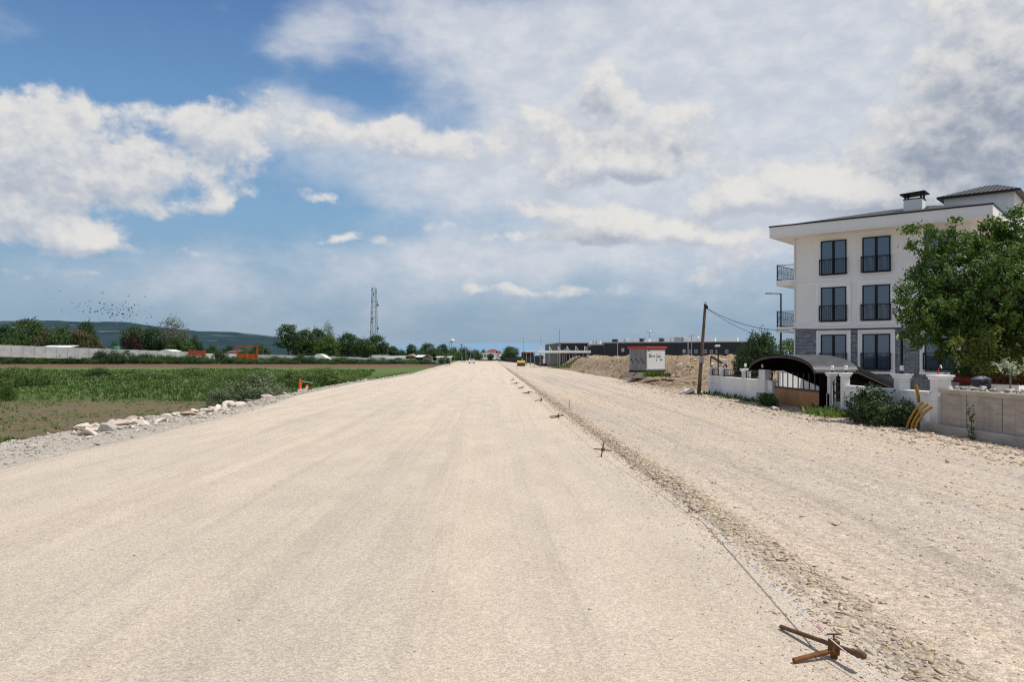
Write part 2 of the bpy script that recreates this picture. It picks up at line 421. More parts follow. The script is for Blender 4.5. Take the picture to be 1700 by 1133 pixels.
M = {}
M['road'] = gravel('crushed_limestone', (.675, .56, .435), (.61, .52, .418), 115, .46, .005, .42, gap_shade=.5)
M['side'] = gravel('loose_gravel', (.61, .50, .395), (.55, .47, .385), 42, .5, .012, .75, patch=(.65, .525, .385), gap_shade=.6)
M['ridge'] = gravel('windrow_gravel', (.44, .355, .27), (.50, .41, .32), 20, .6, .02, gap_shade=.75)
M['bank'] = gravel('grey_gravel', (.52, .465, .39), (.59, .52, .43), 34, .55, .02, gap_shade=.6)
M['yard'] = gravel('yard_dirt', (.42, .35, .27), (.36, .30, .23), 14, .4, .02)
def field_mat():
    m, nt = new_mat('field_soil_and_grass'); k = N(nt); p = k.pos()
    s = k.nt.nodes.new('ShaderNodeSeparateXYZ'); k.nt.links.new(p, s.inputs[0]); x, y = s.outputs[0], s.outputs[1]
    n1 = k.noise(p, .22, 5, .6); n2 = k.noise(p, 2.2, 5, .65); n3 = k.noise(p, 14, 4, .7)
    yy = k.math('MULTIPLY_ADD', k.math('SUBTRACT', n1, .5), 22.0, y)
    soil = k.mix(k.ramp(n2, .3, .7), (.14, .10, .066, 1), (.24, .18, .122, 1))
    soil = k.mix(k.math('MULTIPLY', k.ramp(n3, .55, .75), .5), soil, (.28, .22, .155, 1))
    green = k.mix(k.ramp(n2, .3, .72), (.06, .10, .028, 1), (.125, .18, .055, 1))
    red = k.mix(k.ramp(n3, .3, .7), (.135, .078, .052, 1), (.215, .135, .095, 1))
    gm = k.ramp(yy, 52, 66)
    sprout = k.math('MULTIPLY', k.ramp(k.noise(p, 1.1, 6, .75), .50, .60), .8)
    c = k.mix(k.math('MAXIMUM', gm, sprout), soil, green)
    pale = k.mix(k.ramp(n2, .3, .7), (.10, .15, .05, 1), (.155, .20, .075, 1))
    c = k.mix(k.ramp(yy, 92, 125), c, pale)
    y2 = k.math('MULTIPLY_ADD', k.math('SUBTRACT', n1, .5), 6.0, y)
    c = k.mix(k.math('MULTIPLY', k.ramp(y2, 148, 156), k.math('SUBTRACT', 1.0, k.ramp(y2, 184, 190))), c, red)
    h = k.math('ADD', n2, k.math('MULTIPLY', n3, .5))
    k.out(k.bsdf(c, 1.0, k.bump(h, .9, .12), 0, .05)); return m
M['field'] = field_mat()
def dirt_mat():
    m, nt = new_mat('excavated_earth'); k = N(nt); p = k.pos()
    n1 = k.noise(p, .5, 6, .65); n2 = k.noise(p, 4.5, 6, .7)
    c = k.mix(k.ramp(n1, .35, .65), (.25, .17, .098, 1), (.39, .285, .18, 1))
    c = k.mix(k.ramp(n2, .35, .7), c, (.46, .35, .235, 1))
    c = k.mix(k.math('MULTIPLY', k.ramp(k.noise(p, 2.0, 6, .7), .54, .66), .75), c, (.13, .09, .06, 1))
    c = k.mix(k.math('MULTIPLY', k.ramp(wsep(k, k.voro(p, 3.0, out='Color')), .86, .93), .7), c, (.62, .55, .46, 1))
    k.out(k.bsdf(c, 1.0, k.bump(k.math('ADD', n1, n2), 1.0, .25), 0, .05)); return m
M['dirt'] = dirt_mat()
M['ground'] = plain('distant_land', (.10, .13, .06), .95, .3, .02, local=False)

# ------------------------------------------------------------------ terrain heights
def interp(y, tab):
    xs, ys = zip(*tab); return np.interp(y, xs, ys)
XL = [(-20, -9.4), (32, -9.6), (47, -11.1), (69, -11.3), (84, -10.3), (110, -9.7), (170, -9.6), (430, -9.6)]
XT = [(-20, -16.2), (27, -16.0), (36, -14.3), (45, -14.4), (56, -14.6), (70, -14.4), (90, -12.6), (115, -11.2), (170, -10.6), (430, -10.6)]
ZF = [(-60, -1.0), (60, -1.0), (110, -.12), (170, .42), (200, .6), (260, .9), (1500, 1.0)]
def z_field(x, y): return interp(y, ZF)+.10*fbm(np.asarray(x)*.35, np.asarray(y)*.35, 5)+sst(-40, -160, x)*sst(197, 220, y)*1.3
def z_road(x, y): return .035*fbm(np.asarray(x)*.35, np.asarray(y)*.12, 11)
def z_side(x, y):
    x = np.asarray(x, float)
    rut = .035*np.abs(np.sin((x+.35*fbm(0*x, np.asarray(y)*.05, 23)*4)*2.6))**6
    return -.12-.19*sst(9.5, 14.5, x)+rut*sst(4.5, 6, x)+.07*fbm(x*.7, np.asarray(y)*.13, 21)+.05*sst(9, 11, x)*fbm(x*1.6, np.asarray(y)*.9, 22)
def z_bank(x, y):
    xl = interp(y, XL); xt = interp(y, XT)
    t = np.clip((xl-np.asarray(x, float))/(xl-xt), 0, 1)
    zt = z_field(xt, y)
    tt = np.where(t < .66, t*.36, .2376+(t-.66)*(1-.2376)/.34)
    return z_road(xl, y)*(1-t)+(zt-.0)*tt+.12*fbm(np.asarray(x)*1.1, np.asarray(y)*1.1, 31)*np.sin(np.pi*t)
def ys_series(y0, y1, f=.025, s0=.35):
    ys = [y0]
    while ys[-1] < y1: ys.append(ys[-1]+max(s0, abs(ys[-1])*f))
    ys[-1] = y1
    return np.array(ys)
def sheet(name, ys, xa, xb, nx, zf, mat, kind='structure', dz=0.0):
    t = np.linspace(0, 1, nx)
    A = np.asarray([xa(y) if callable(xa) else xa for y in ys]); B = np.asarray([xb(y) if callable(xb) else xb for y in ys])
    X = A[:, None]*(1-t)+B[:, None]*t; Y = np.repeat(ys[:, None], nx, 1)
    Zz = zf(X, Y)+dz
    v = np.stack([X, Y, Zz], -1).reshape(-1, 3)
    i = np.arange(len(ys)-1)[:, None]*nx+np.arange(nx-1)
    f = np.stack([i, i+1, i+nx+1, i+nx], -1).reshape(-1, 4)
    o = link(name, np_mesh(name, v, f, mat, True))
    return tag(o, kind=kind)
RX = 2.88; RR = 3.52                                                    # edge of the compacted carriageway
ysr = ys_series(-14, 430)
sheet('road', ysr, lambda y: interp(y, XL), RX, 40, z_road, M['road'])
sheet('side_road', ysr, RR, 15.3, 44, z_side, M['side'])
sheet('road_embankment', ysr, lambda y: interp(y, XT)-.6, lambda y: interp(y, XL)+.0, 16, lambda x, y: np.where(x < interp(y, XT), z_field(x, y)-.03, z_bank(x, y)), M['bank'])
def z_ridge(x, y):
    t = (x-RX)/(RR-RX)
    hgt = .10+.09*fbm(y*.5, x*.3, 41)+.05*fbm(y*3, x*3, 42)
    hgt = hgt*(.35+.65*sst(5, 14, y))
    return z_road(RX, y)*(1-t)+z_side(RR, y)*t+hgt*np.sin(np.pi*np.clip(t, 0, 1))**.8+.05*np.sin(np.pi*np.clip(t, 0, 1))*fbm(x*9, y*9, 43)
sheet('gravel_ridge', ys_series(-14, 430, .012, .07), RX, RR, 10, z_ridge, M['ridge'])
yf = ys_series(-20, 300, .02, .8)
sheet('field', np.concatenate([yf, [360, 450, 600, 900, 1500]]), lambda y: -1.1*y-120 if y > 0 else -120, lambda y: interp(y, XT)+(0 if y < 431 else .0), 90, z_field, M['field'])
sheet('yard_ground', np.array([-20, 0, 20, 40, 60, 100, 200, 400, 800, 1500.]), 15.2, 900, 12, lambda x, y: -.34+0*x, M['yard'])
sheet('far_ground', np.array([429.5, 500, 700, 1100, 1500.]), -10.7, 15.3, 6, lambda x, y: -.06+0*x, M['yard'])
b = MB(); b.add([(-9000, -400, -1.9), (9000, -400, -1.9), (9000, 14000, -1.9), (-9000, 14000, -1.9)], [(0, 1, 2, 3)])
tag(b.build('ground', M['ground']), kind='structure')

# excavated earth beside the side road
def z_mound(x, y):
    x = np.asarray(x, float); y = np.asarray(y, float)
    wob = 1.6*fbm(x*.12, y*.12, 51)*2
    front = sst(15.0, 19.3, x+wob*.5-.015*(y-90))
    yfr = sst(84, 95, y+wob*2-.0*x) * (1-sst(17.5, 21, x)) + sst(69, 92, y+wob*2)*sst(17.5, 21, x)
    end = 1-sst(222, 246, y+wob*2)
    top = 2.1+.75*fbm(x*.16, y*.16, 52)*2
    top = top*(1-.28*sst(24, 34, x)*(1-sst(100, 120, y)))
    rough = .5*fbm(x*.7, y*.7, 53, 5, .62)+.35*np.abs(fbm(x*.35+y*.22, y*.1, 54, 3))
    env = front*yfr*end
    h = env*(top+2.0*rough*(.4+.6*env))
    plat = .62*np.exp(-(((x-16.2)/3.4)**4+((y-80)/5.5)**4))
    h = np.maximum(h, plat+.12*rough)
    ed = sst(13.7, 15.2, x)*sst(57, 63, y)*(1-sst(250, 258, y))
    return -.34+ed*(.04+h+.22*fbm(x*.9, y*.9, 55, 4, .6)+.1)
ym = np.concatenate([np.arange(56, 130, .3), np.arange(130, 260, .9)])
sheet('dirt_mound', ym, 13.6, 62, 150, z_mound, M['dirt'])

# hills
def hill(name, d, pts, depth, mat, seed, amp):
    px = np.linspace(pts[0][0], pts[-1][0], 160)
    py = np.interp(px, [a for a, _ in pts], [b_ for _, b_ in pts])+(5 if d < 5000 else 0)
    vs = []; rows = 9
    for j in range(rows):
        t = j/(rows-1)
        for i in range(160):
            dd = d-depth*(1-t)
            x, y = W(px[i], dd)
            z = Z(py[i], d)*math.sin(t*math.pi/2)**.9*(1+amp*float(fbm(px[i]*.02, t*4, seed)))+amp*22*float(fbm(px[i]*.06, 3+t*3, seed+3))*t
            vs.append((x, y, z if t > 0 else -10))
    i = np.arange(rows-1)[:, None]*160+np.arange(159)
    f = np.stack([i, i+1, i+161, i+160], -1).reshape(-1, 4)
    return tag(link(name, np_mesh(name, vs, f, mat, True)), kind='structure')
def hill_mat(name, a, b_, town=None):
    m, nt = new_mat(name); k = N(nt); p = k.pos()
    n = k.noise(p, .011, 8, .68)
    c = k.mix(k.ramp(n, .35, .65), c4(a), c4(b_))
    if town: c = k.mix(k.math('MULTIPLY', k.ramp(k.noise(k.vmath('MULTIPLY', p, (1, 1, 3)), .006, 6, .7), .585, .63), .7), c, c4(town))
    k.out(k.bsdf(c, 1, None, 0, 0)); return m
hill('hill', 3200, [(-700, 520), (-300, 528), (0, 533), (60, 532), (130, 534), (210, 536), (260, 542), (330, 549), (390, 551), (440, 556), (520, 566), (620, 577), (760, 590)], 1900, hill_mat('hazy_wooded_hillside', (.027, .050, .066), (.043, .073, .080), (.19, .22, .23)), 61, .10)  # haze of distance is tinted into the woodland colour
hill('hill', 11000, [(360, 592), (520, 580), (620, 571), (700, 573), (800, 570), (900, 571), (960, 573), (1060, 570), (1300, 575), (1700, 580), (2300, 585)], 3000, hill_mat('far_haze_blue_ridge', (.20, .32, .435), (.215, .335, .45)), 66, .05)  # near sky blue: thicker haze painted into the ridge colour

# ------------------------------------------------------------------ stones
def rock_template(seed, n=1, flat=.7, rough=.25):
    import bmesh
    bm = bmesh.new(); bmesh.ops.create_icosphere(bm, subdivisions=n, radius=1)
    r = np.random.default_rng(seed)
    ax = r.normal(size=(9, 3)); ax /= np.linalg.norm(ax, axis=1)[:, None]; cut = r.uniform(.28, .72, 9)
    for v in bm.verts:
        p = np.array(v.co)
        for a, c_ in zip(ax, cut):
            dd = p@a
            if dd > c_: p = p-a*(dd-c_)
        p = p*(1+r.uniform(-rough, rough)*.35)
        v.co = (p[0]*1.15, p[1]*.9, p[2]*flat)
    vs = np.array([v.co[:] for v in bm.verts]); fs = np.array([[v.index for v in f.verts] for f in bm.faces])
    bm.free(); return vs, fs
def rot_z(v, a):
    c, s = np.cos(a), np.sin(a)
    return np.stack([v[..., 0]*c-v[..., 1]*s, v[..., 0]*s+v[..., 1]*c, v[..., 2]], -1)
def scatter(name, temps, P_, S, mat, nm=6, tilt=.6, kind='stuff', label=None, cat=None):
    n = len(P_); which = rng.integers(0, len(temps), n)
    V = []; Fc = []; Mi = []; off = 0
    for t, (tv, tf) in enumerate(temps):
        idx = np.where(which == t)[0]
        if not len(idx): continue
        k_ = len(idx)
        ang = rng.uniform(0, 2*np.pi, k_)[:, None]; tl = rng.uniform(-tilt, tilt, k_)[:, None]
        v = np.repeat(tv[None], k_, 0)*S[idx][:, None, None]
        c, s = np.cos(tl), np.sin(tl)
        v = np.stack([v[..., 0], v[..., 1]*c-v[..., 2]*s, v[..., 1]*s+v[..., 2]*c], -1)
        v = rot_z(v, ang)+P_[idx][:, None, :]
        V.append(v.reshape(-1, 3)); Fc.append((tf[None]+(np.arange(k_)*len(tv))[:, None, None]+off).reshape(-1, 3))
        Mi.append(np.repeat(rng.integers(0, nm, k_), len(tf))); off += k_*len(tv)
    o = link(name, np_mesh(name, np.concatenate(V), np.concatenate(Fc), mat, False, np.concatenate(Mi)))
    return tag(o, label, cat, kind=kind)
def stone_mat(name, c, v=.18, sc=20):
    m, nt = new_mat(name); k = N(nt); p = k.pos()
    n1 = k.ramp(k.noise(p, sc, 5, .65), .3, .7)
    k.out(k.bsdf(k.mix(n1, c4(c, 1-v), c4(c, 1+v)), .95, k.bump(k.noise(p, sc*4, 4, .7), .5, .006), 0, .1)); return m
STM = [stone_mat('stone_%d' % i, c) for i, c in enumerate([(.56, .46, .34), (.50, .40, .28), (.62, .53, .42), (.42, .34, .25), (.58, .45, .31), (.54, .47, .38)])]
def shard(seed, npt=9):
    import bmesh
    r = np.random.default_rng(seed); bm = bmesh.new()
    p = unit_(npt, r)*r.uniform(.75, 1.1, npt)[:, None]*np.array([1.3, .85, .5])
    for q in p: bm.verts.new(q)
    bmesh.ops.convex_hull(bm, input=bm.verts)
    bmesh.ops.delete(bm, geom=[v for v in bm.verts if not v.link_faces], context='VERTS')
    bm.verts.index_update(); bmesh.ops.triangulate(bm, faces=bm.faces)
    vs = np.array([v.co[:] for v in bm.verts]); fs = np.array([[v.index for v in f.verts] for f in bm.faces]); bm.free()
    return vs, fs
def unit_(n, r):
    v = r.normal(size=(n, 3)); return v/np.linalg.norm(v, axis=1)[:, None]
small = [shard(100+i, 8+i % 4) for i in range(10)]
# windrow stones
n = 36000
yy = 3.2+(rng.random(n)**2.5)*150
tt = np.clip(rng.normal(.5, .27, n), -.25, 1.3); xx = RX+tt*(RR-RX)
ss = np.clip(rng.lognormal(-4.08, .52, n), .008, .058)*(1+.010*yy)*(1-.25*sst(14, 4, yy)*0)
keep = rng.random(n) < (.30+.70*sst(6, 15, yy)); xx, yy, ss = xx[keep], yy[keep], ss[keep]
zz = np.where((xx > RX) & (xx < RR), z_ridge(xx, yy), np.where(xx <= RX, z_road(xx, yy), z_side(xx, yy)))+ss*.02
scatter('windrow_stones', small, np.stack([xx, yy, zz], 1), ss, STM, label='loose broken stones strewn along the ridge between the two carriageways', cat='stones')
# grit next to the ridge and on both carriageways
n = 26000
yy = 2.6+rng.random(n)**2.0*48
side = rng.random(n)
xx = np.where(side < .30, RX-np.abs(rng.normal(0, .42, n)), np.where(side < .9, RR+rng.random(n)*10.5, rng.uniform(-9, 2.2, n)))
ss = np.where(xx < RX-.2, .007, .0115)*np.exp(rng.normal(0, .38, n))*(1+.012*yy)
zz = np.where(xx < RX, z_road(xx, yy), z_side(xx, yy))+ss*.15
scatter('loose_grit', small, np.stack([xx, yy, zz], 1), ss, STM, label='small loose grit lying on the two carriageways', cat='grit')
# coarse gravel below the walls
n = 7000
yy = 17+rng.random(n)**1.3*60; xx = 14.7-np.abs(rng.normal(0, 1.5, n))
ss = np.clip(rng.lognormal(-3.5, .5, n), .014, .12)*(1+.004*yy)
scatter('roadside_gravel', small, np.stack([xx, yy, z_side(xx, yy)+ss*.15], 1), ss, STM, label='coarse loose gravel along the foot of the walls', cat='gravel')
# grey rubble of the left shoulder
n = 11000
yy = 12+rng.random(n)**1.5*95
t_ = np.clip(rng.beta(1.7, 1.5, n), 0, 1); xx = interp(yy, XL)*(1-t_)+interp(yy, XT)*t_
ss = np.clip(rng.lognormal(-3.6, .6, n), .014, .13)*(1+.003*yy)
GST = [stone_mat('grey_stone_%d' % i, c) for i, c in enumerate([(.50, .455, .39), (.42, .385, .335), (.58, .52, .44), (.54, .465, .375), (.46, .42, .365), (.64, .57, .48)])]
scatter('shoulder_rubble', small, np.stack([xx, yy, z_bank(xx, yy)+ss*.2], 1), ss, GST, label='grey broken rubble covering the left shoulder of the road', cat='rubble')
# clods on the mound
n = 5000
yy = 66+rng.random(n)**1.5*150; xx = 14.2+rng.random(n)**1.3*20
ss = np.clip(rng.lognormal(-2.6, .5, n), .04, .3)
DST = [stone_mat('clod_%d' % i, c, .2, 6) for i, c in enumerate([(.28, .20, .13), (.34, .26, .175), (.20, .145, .095), (.48, .40, .31), (.30, .225, .155), (.38, .30, .21)])]
scatter('earth_clods', small, np.stack([xx, yy, z_mound(xx, yy)+ss*.2], 1), ss, DST, label='clods and stones scattered over the brown earth mounds', cat='clods')
# boulders along the embankment toe, each its own thing
BM_ = [stone_mat('limestone', (.68, .61, .51), .2, 5), stone_mat('grey_limestone', (.50, .47, .43), .2, 5), stone_mat('pinkish_limestone', (.58, .45, .37), .2, 5), stone_mat('orange_limestone', (.60, .43, .30), .25, 4)]
BT = []
for i in range(7):
    v, f = rock_template(300+i, 3, .62, .10)
    BT.append([np_mesh('boulder', v, f, m_) for m_ in BM_])
def boulder(x, y, s, mi, label, group=None, lift=.22, zfn=None):
    o = link('boulder', BT[random.randrange(7)][mi], None, (x, y, float((zfn or z_bank)(x, y))+s*lift), random.uniform(0, 6.28))
    o.rotation_euler[0] = random.uniform(-.35, .35); o.rotation_euler[1] = random.uniform(-.35, .35)
    o.scale = (s*random.uniform(.9, 1.5), s*random.uniform(.8, 1.2), s*random.uniform(.7, 1.1))
    return tag(o, label, 'boulder', group)
pts = []
for i in range(150):
    px = random.uniform(122, 400) if i < 124 else random.uniform(405, 620)
    t = random.uniform(.36, .88)
    # walk along the bank: row position from the bearing
    bx = -13.0
    y, d = onx(px, bx)
    xl, xt = float(interp(y, XL)), float(interp(y, XT))
    x = xl+(xt-xl)*(t if i < 124 else random.uniform(.6, .95))
    y = y*(x/bx)+random.uniform(-.5, .5)
    s = random.choice([random.uniform(.10, .22), random.uniform(.18, .36)]) if i < 124 else random.uniform(.14, .3)
    mi = random.choice([0, 0, 0, 0, 1, 2])
    pts.append((x, y, s, mi))
lab = {0: ('pale cream limestone boulder piled with others on the left road shoulder', 'cream boulders on the left shoulder'),
       1: ('grey limestone boulder piled with others on the left road shoulder', 'grey boulders on the left shoulder'),
       2: ('pinkish limestone boulder piled with others on the left road shoulder', 'pinkish boulders on the left shoulder')}
for x, y, s, mi in pts: boulder(x, y, s, mi, lab[mi][0], lab[mi][1])
for (px, py, s, lb) in ((316, 701, .30, 'bright orange stained boulder at the right end of the rock pile'), (271, 713, .24, 'small orange stained boulder low in the middle of the rock pile')):
    x, y, _ = G(px, py, -.45); boulder(x, y, s, 3, lb)
x, y, _ = G(1147, 652, -.15); boulder(x, y, .52, 0, 'large pale boulder lying left of the wooden utility pole', None, .3, z_side)
for (px, py, s, mi, lb) in ((1129, 656, .2, 1, 'small grey boulder left of the large pale boulder'), (1243, 662, .3, 1, 'grey rock against the foot of the white wall'), (1290, 684, .26, 0, 'cream rock in front of the covered ramp'), (1384, 690, .24, 1, 'grey rock at the foot of the gate pillars'), (1512, 718, .22, 0, 'pale rock beside the yellow hoses')):
    x, y, _ = G(px, py, -.3); boulder(min(x, 14.5), y, s, mi, lb, None, .2, z_side)
# ------------------------------------------------------------------ building materials
M['stucco'] = plain('cream_stucco', (.85, .835, .805), .85, .035, .7, bump=.15, bscale=60, streak=.10, dirt=(.5, .47, .42))
M['trim'] = plain('white_trim', (.88, .875, .86), .7, .03, 2)
M['white'] = plain('white_paint', (.80, .79, .77), .6, .05, 3)
M['black'] = plain('black_metal', (.018, .019, .022), .45, .2, 5, metal=.3)
M['darkgrey'] = plain('dark_grey_metal', (.05, .052, .056), .5, .2, 4)
M['galv'] = plain('galvanised_steel', (.36, .37, .38), .45, .12, 6, metal=.5)
def stone_clad():
    m, nt = new_mat('grey_stone_cladding'); k = N(nt); p = k.obj()
    br = nt.nodes.new('ShaderNodeTexBrick'); mp = nt.nodes.new('ShaderNodeMapping'); mp.inputs['Rotation'].default_value = (R(90), 0, 0)
    s = nt.nodes.new('ShaderNodeSeparateXYZ'); nt.links.new(p, s.inputs[0])
    cx = nt.nodes.new('ShaderNodeCombineXYZ'); nt.links.new(k.math('ADD', s.outputs[0], s.outputs[1]), cx.inputs[0]); nt.links.new(s.outputs[2], cx.inputs[1])
    nt.links.new(cx.outputs[0], br.inputs['Vector'])
    br.offset = .5; br.inputs['Scale'].default_value = 1.0; br.inputs['Brick Width'].default_value = .46; br.inputs['Row Height'].default_value = .115
    br.inputs['Mortar Size'].default_value = .006; br.inputs['Color1'].default_value = (.155, .17, .19, 1); br.inputs['Color2'].default_value = (.30, .315, .335, 1); br.inputs['Mortar'].default_value = (.045, .05, .058, 1)
    n = k.ramp(k.noise(p, 9, 6, .65), .3, .72)
    c = k.mix(1.0, br.outputs['Color'], k.mix(n, (.62, .64, .66, 1), (1.4, 1.4, 1.38, 1)), 'MULTIPLY')
    k.out(k.bsdf(c, .75, k.bump(k.math('ADD', br.outputs['Fac'], k.math('MULTIPLY', n, -.8)), .7, .02), 0, .3)); return m
M['clad'] = stone_clad()
def glass_mat(name, tint=(.012, .018, .03)):
    m, nt = new_mat(name); k = N(nt)
    n = k.noise(k.pos(), .9, 2, .5)
    k.out(k.bsdf(c4(tint), .03, k.bump(n, .12, .05), 0, .5, IOR=1.9, Coat_Weight=.6, Coat_Roughness=.02)); return m
M['glass'] = glass_mat('sky_tinted_glass', (.072, .10, .15))  # blue of the reflected sky is put into the pane tint
def tile_mat(name, a, b_):
    m, nt = new_mat(name); k = N(nt); p = k.obj()
    s = nt.nodes.new('ShaderNodeSeparateXYZ'); nt.links.new(p, s.inputs[0])
    w1 = k.math('SINE', k.math('MULTIPLY', s.outputs[0], 26.0)); w2 = k.math('FRACT', k.math('MULTIPLY', s.outputs[1], 2.9))
    n = k.noise(p, 4, 4, .6)
    c = k.mix(k.ramp(k.math('MULTIPLY_ADD', w1, .2, n), .25, .75), c4(a), c4(b_))
    c = k.mix(k.math('MULTIPLY', k.ramp(w2, .8, 1), .7), c, c4(a, .3))
    k.out(k.bsdf(c, .6, k.bump(k.math('ADD', w1, w2), .9, .05), 0, .3)); return m
M['tile'] = tile_mat('dark_roof_tile', (.045, .042, .042), (.14, .13, .125))

# ------------------------------------------------------------------ the apartment block (local x along its front, -y towards us)
C0 = (17.96, 50.5)                                   # left front corner, depth frame
ang = math.atan2(-.632, .775)
bx, by = fx*C0[1]+rx*C0[0], fy*C0[1]+ry*C0[0]
GZ = -.35
blk = thing('apartment_building', 'white three storey apartment block with grey stone ground floor, black framed windows and balconies', 'apartment building', (bx, by, GZ), ang-YAW)
cu, cw = (.775, -.632), (.632, .775)
def bs(px, y):                                       # local x seen in column px on the plane local y
    t = (px-850)/F
    X0, Y0 = C0[0]+cw[0]*y, C0[1]+cw[1]*y
    return (t*Y0-X0)/(cu[0]-t*cu[1])
def bd(s, y): return C0[1]+cu[1]*s+cw[1]*y
def bz(py, s, y): return CAMZ+(HZ-py)/F*bd(s, y)-GZ
L = 9.8; DP = 13.0; ZT = 9.72-GZ; ZS = 3.95-GZ
w = MB(); w.bb(0, L, 0, DP, ZS, ZT); w.bb(L, L+1.7, 4.6, DP, 0, ZT)
w.build('upper_wall', M['stucco'], blk)
w = MB(); w.bb(.012, L-.012, .012, DP-.01, 0, ZS)
w.build('ground_floor_wall', M['clad'], blk)
# string courses
t = MB()
t.bb(-.06, L+.06, -.07, .5, ZS-.02, ZS+.30); t.bb(-.10, L+.10, -.12, .5, ZS+.30, ZS+.40)
t.bb(-.035, L+.035, -.04, .3, 6.70-GZ, 6.80-GZ); t.bb(-.05, L+.05, -.06, .3, 6.97-GZ, 7.06-GZ)
t.build('moulding', M['trim'], blk, bevel=.02)
# roof slab, fascia, gutter
OV = 1.2
r = MB(); r.bb(-OV, L+OV, -OV, DP+.8, ZT, ZT+.12); r.bb(-OV, L+OV, -OV, -OV+.14, ZT+.1, ZT+.66); r.bb(-OV, -OV+.14, -OV+.14, DP+.8, ZT+.1, ZT+.66); r.bb(L+OV-.14, L+OV, -OV+.14, DP+.8, ZT+.1, ZT+.66)
r.build('eave', M['stucco'], blk)
g = MB(); e = .04
g.bb(-OV-e, L+OV+e, -OV-e, -OV+.2, ZT+.662, ZT+.74); g.bb(-OV-e, -OV+.2, -OV+.2, DP+.8, ZT+.662, ZT+.74); g.bb(L+OV-.2, L+OV+e, -OV+.2, DP+.8, ZT+.662, ZT+.74)
g.build('gutter', M['black'], blk)
zr = ZT+.70; zk = ZT+2.05
rf = MB(); x0, x1, y0, y1 = -OV+.06, L+OV-.06, -OV+.06, DP+.7; ym_ = 5.2
rf.add([(x0, y0, zr), (x1, y0, zr), (x1, y1, zr), (x0, y1, zr), (x0+5.4, ym_, zk), (x1-4.2, ym_, zk)], [(0, 1, 5, 4), (1, 2, 5), (2, 3, 4, 5), (3, 0, 4)])
roof = rf.build('roof', M['tile'], blk)
# chimney
s0, s1 = bs(1500, 1.4), bs(1531, 1.4); zt_ = bz(331, s0, 1.4)
ch = MB(); ch.bb(s0, s1, 1.4, 2.3, zr, zt_)
chm = ch.build('chimney', M['stucco'], blk)
cc = MB()
for a_ in (s0+.08, s1-.08):
    for b_ in (1.48, 2.22): cc.bb(a_-.05, a_+.05, b_-.05, b_+.05, zt_+.002, zt_+.24)
cc.bb(s0-.03, s1+.03, 1.37, 2.33, zt_-.06, zt_+.0)
cc.box(((s0+s1)/2, 1.85, zt_+.30), (s1-s0+.36, 1.3, .07), ry_=-.05)
cc.build('chimney_cap', M['black'], chm)
sv = bs(1541, 2.2); vz = bz(350, sv, 2.2)
v = MB(); v.lathe([(.20, -.9), (.20, .05), (.34, .05), (.36, .1), (.2, .2), (.0, .24)], (sv, 2.2, vz), 14)
v.build('roof_vent', M['darkgrey'], roof)
# stair penthouse
py_ = 5.0; a0, a1 = bs(1567, py_), bs(1684, py_); pz = bz(331, a0, py_)
p = MB(); p.bb(a0, a1, py_, py_+5, ZT+.2, pz); p.bb(a0+1.1, a1-.3, py_-.05, py_+.1, ZT+.2, pz-.45)
ph = p.build('penthouse', M['stucco'], blk)
p = MB(); o_ = .35; q0, q1, w0, w1 = a0-o_, a1+o_, py_-o_, py_+5+o_
p.bb(q0, q1, w0, w1, pz, pz+.10)
p.add([(q0, w0, pz+.11), (q1, w0, pz+.11), (q1, w1, pz+.11), (q0, w1, pz+.11), (q0+2.2, py_+2.5, pz+1.0), (q1-1.6, py_+2.5, pz+1.0)], [(0, 1, 5, 4), (1, 2, 5), (2, 3, 4, 5), (3, 0, 4)], 1)
p.build('penthouse_roof', [M['black'], M['tile']], ph)
# windows
def wind(s, z0, wd, hg, trim, parent):
    f = MB(); y = -.015; fw = .07
    f.bb(0, fw, y-.05, y+.04, 0, hg); f.bb(wd-fw, wd, y-.05, y+.04, 0, hg); f.bb(fw, wd-fw, y-.05, y+.04, 0, fw); f.bb(fw, wd-fw, y-.05, y+.04, hg-fw, hg)
    f.bb(wd/2-.075, wd/2+.075, y-.06, y+.03, fw, hg-fw)
    fo = f.build('window', M['black'], parent, (s, 0, z0))
    for a in (fw, wd/2+.075):
        gl = MB(); gl.bb(a, a+wd/2-fw-.075, y-.012, y+.012, fw, hg-fw); gl.build('pane', M['glass'], fo)
    ra = MB(); h = .98; yo = -.17
    ra.bb(-.04, wd+.04, yo-.02, yo+.02, h-.04, h); ra.bb(-.04, wd+.04, yo-.02, yo+.02, .04, .09)
    for x in (-.03, wd/2, wd+.03): ra.bb(x-.028, x+.028, yo-.028, yo+.028, 0, h+.02)
    for x in (-.03, wd+.03):
        ra.bb(x-.02, x+.02, yo, -.02, h-.08, h-.04); ra.bb(x-.02, x+.02, yo, -.02, .05, .09)
    n = 12
    for i in range(1, n):
        if i == n//2: continue
        x = wd*i/n; top = h-.04 if i % 3 else h-.16
        ra.bb(x-.009, x+.009, yo-.009, yo+.009, .09, top)
    for i in range(1, n, 3):
        ra.bb(wd*i/n, wd*(i+1)/n, yo-.008, yo+.008, h-.18, h-.165)
    ra.build('window_railing', M['black'], fo)
    if trim:
        tr = MB(); a = .05; b_ = .25
        for (i0, i1, d) in ((a-.05, .13, .05), (.13, b_, .10)):
            tr.bb(-i1, -i0, -d, .01, -.12, hg+i1); tr.bb(wd+i0, wd+i1, -d, .01, -.12, hg+i1); tr.bb(-i0, wd+i0, -d, .01, hg+i0, hg+i1)
        tr.bb(-b_-.02, wd+b_+.02, -.13, .01, -.26, -.12)
        tr.build('window_trim', M['trim'], fo)
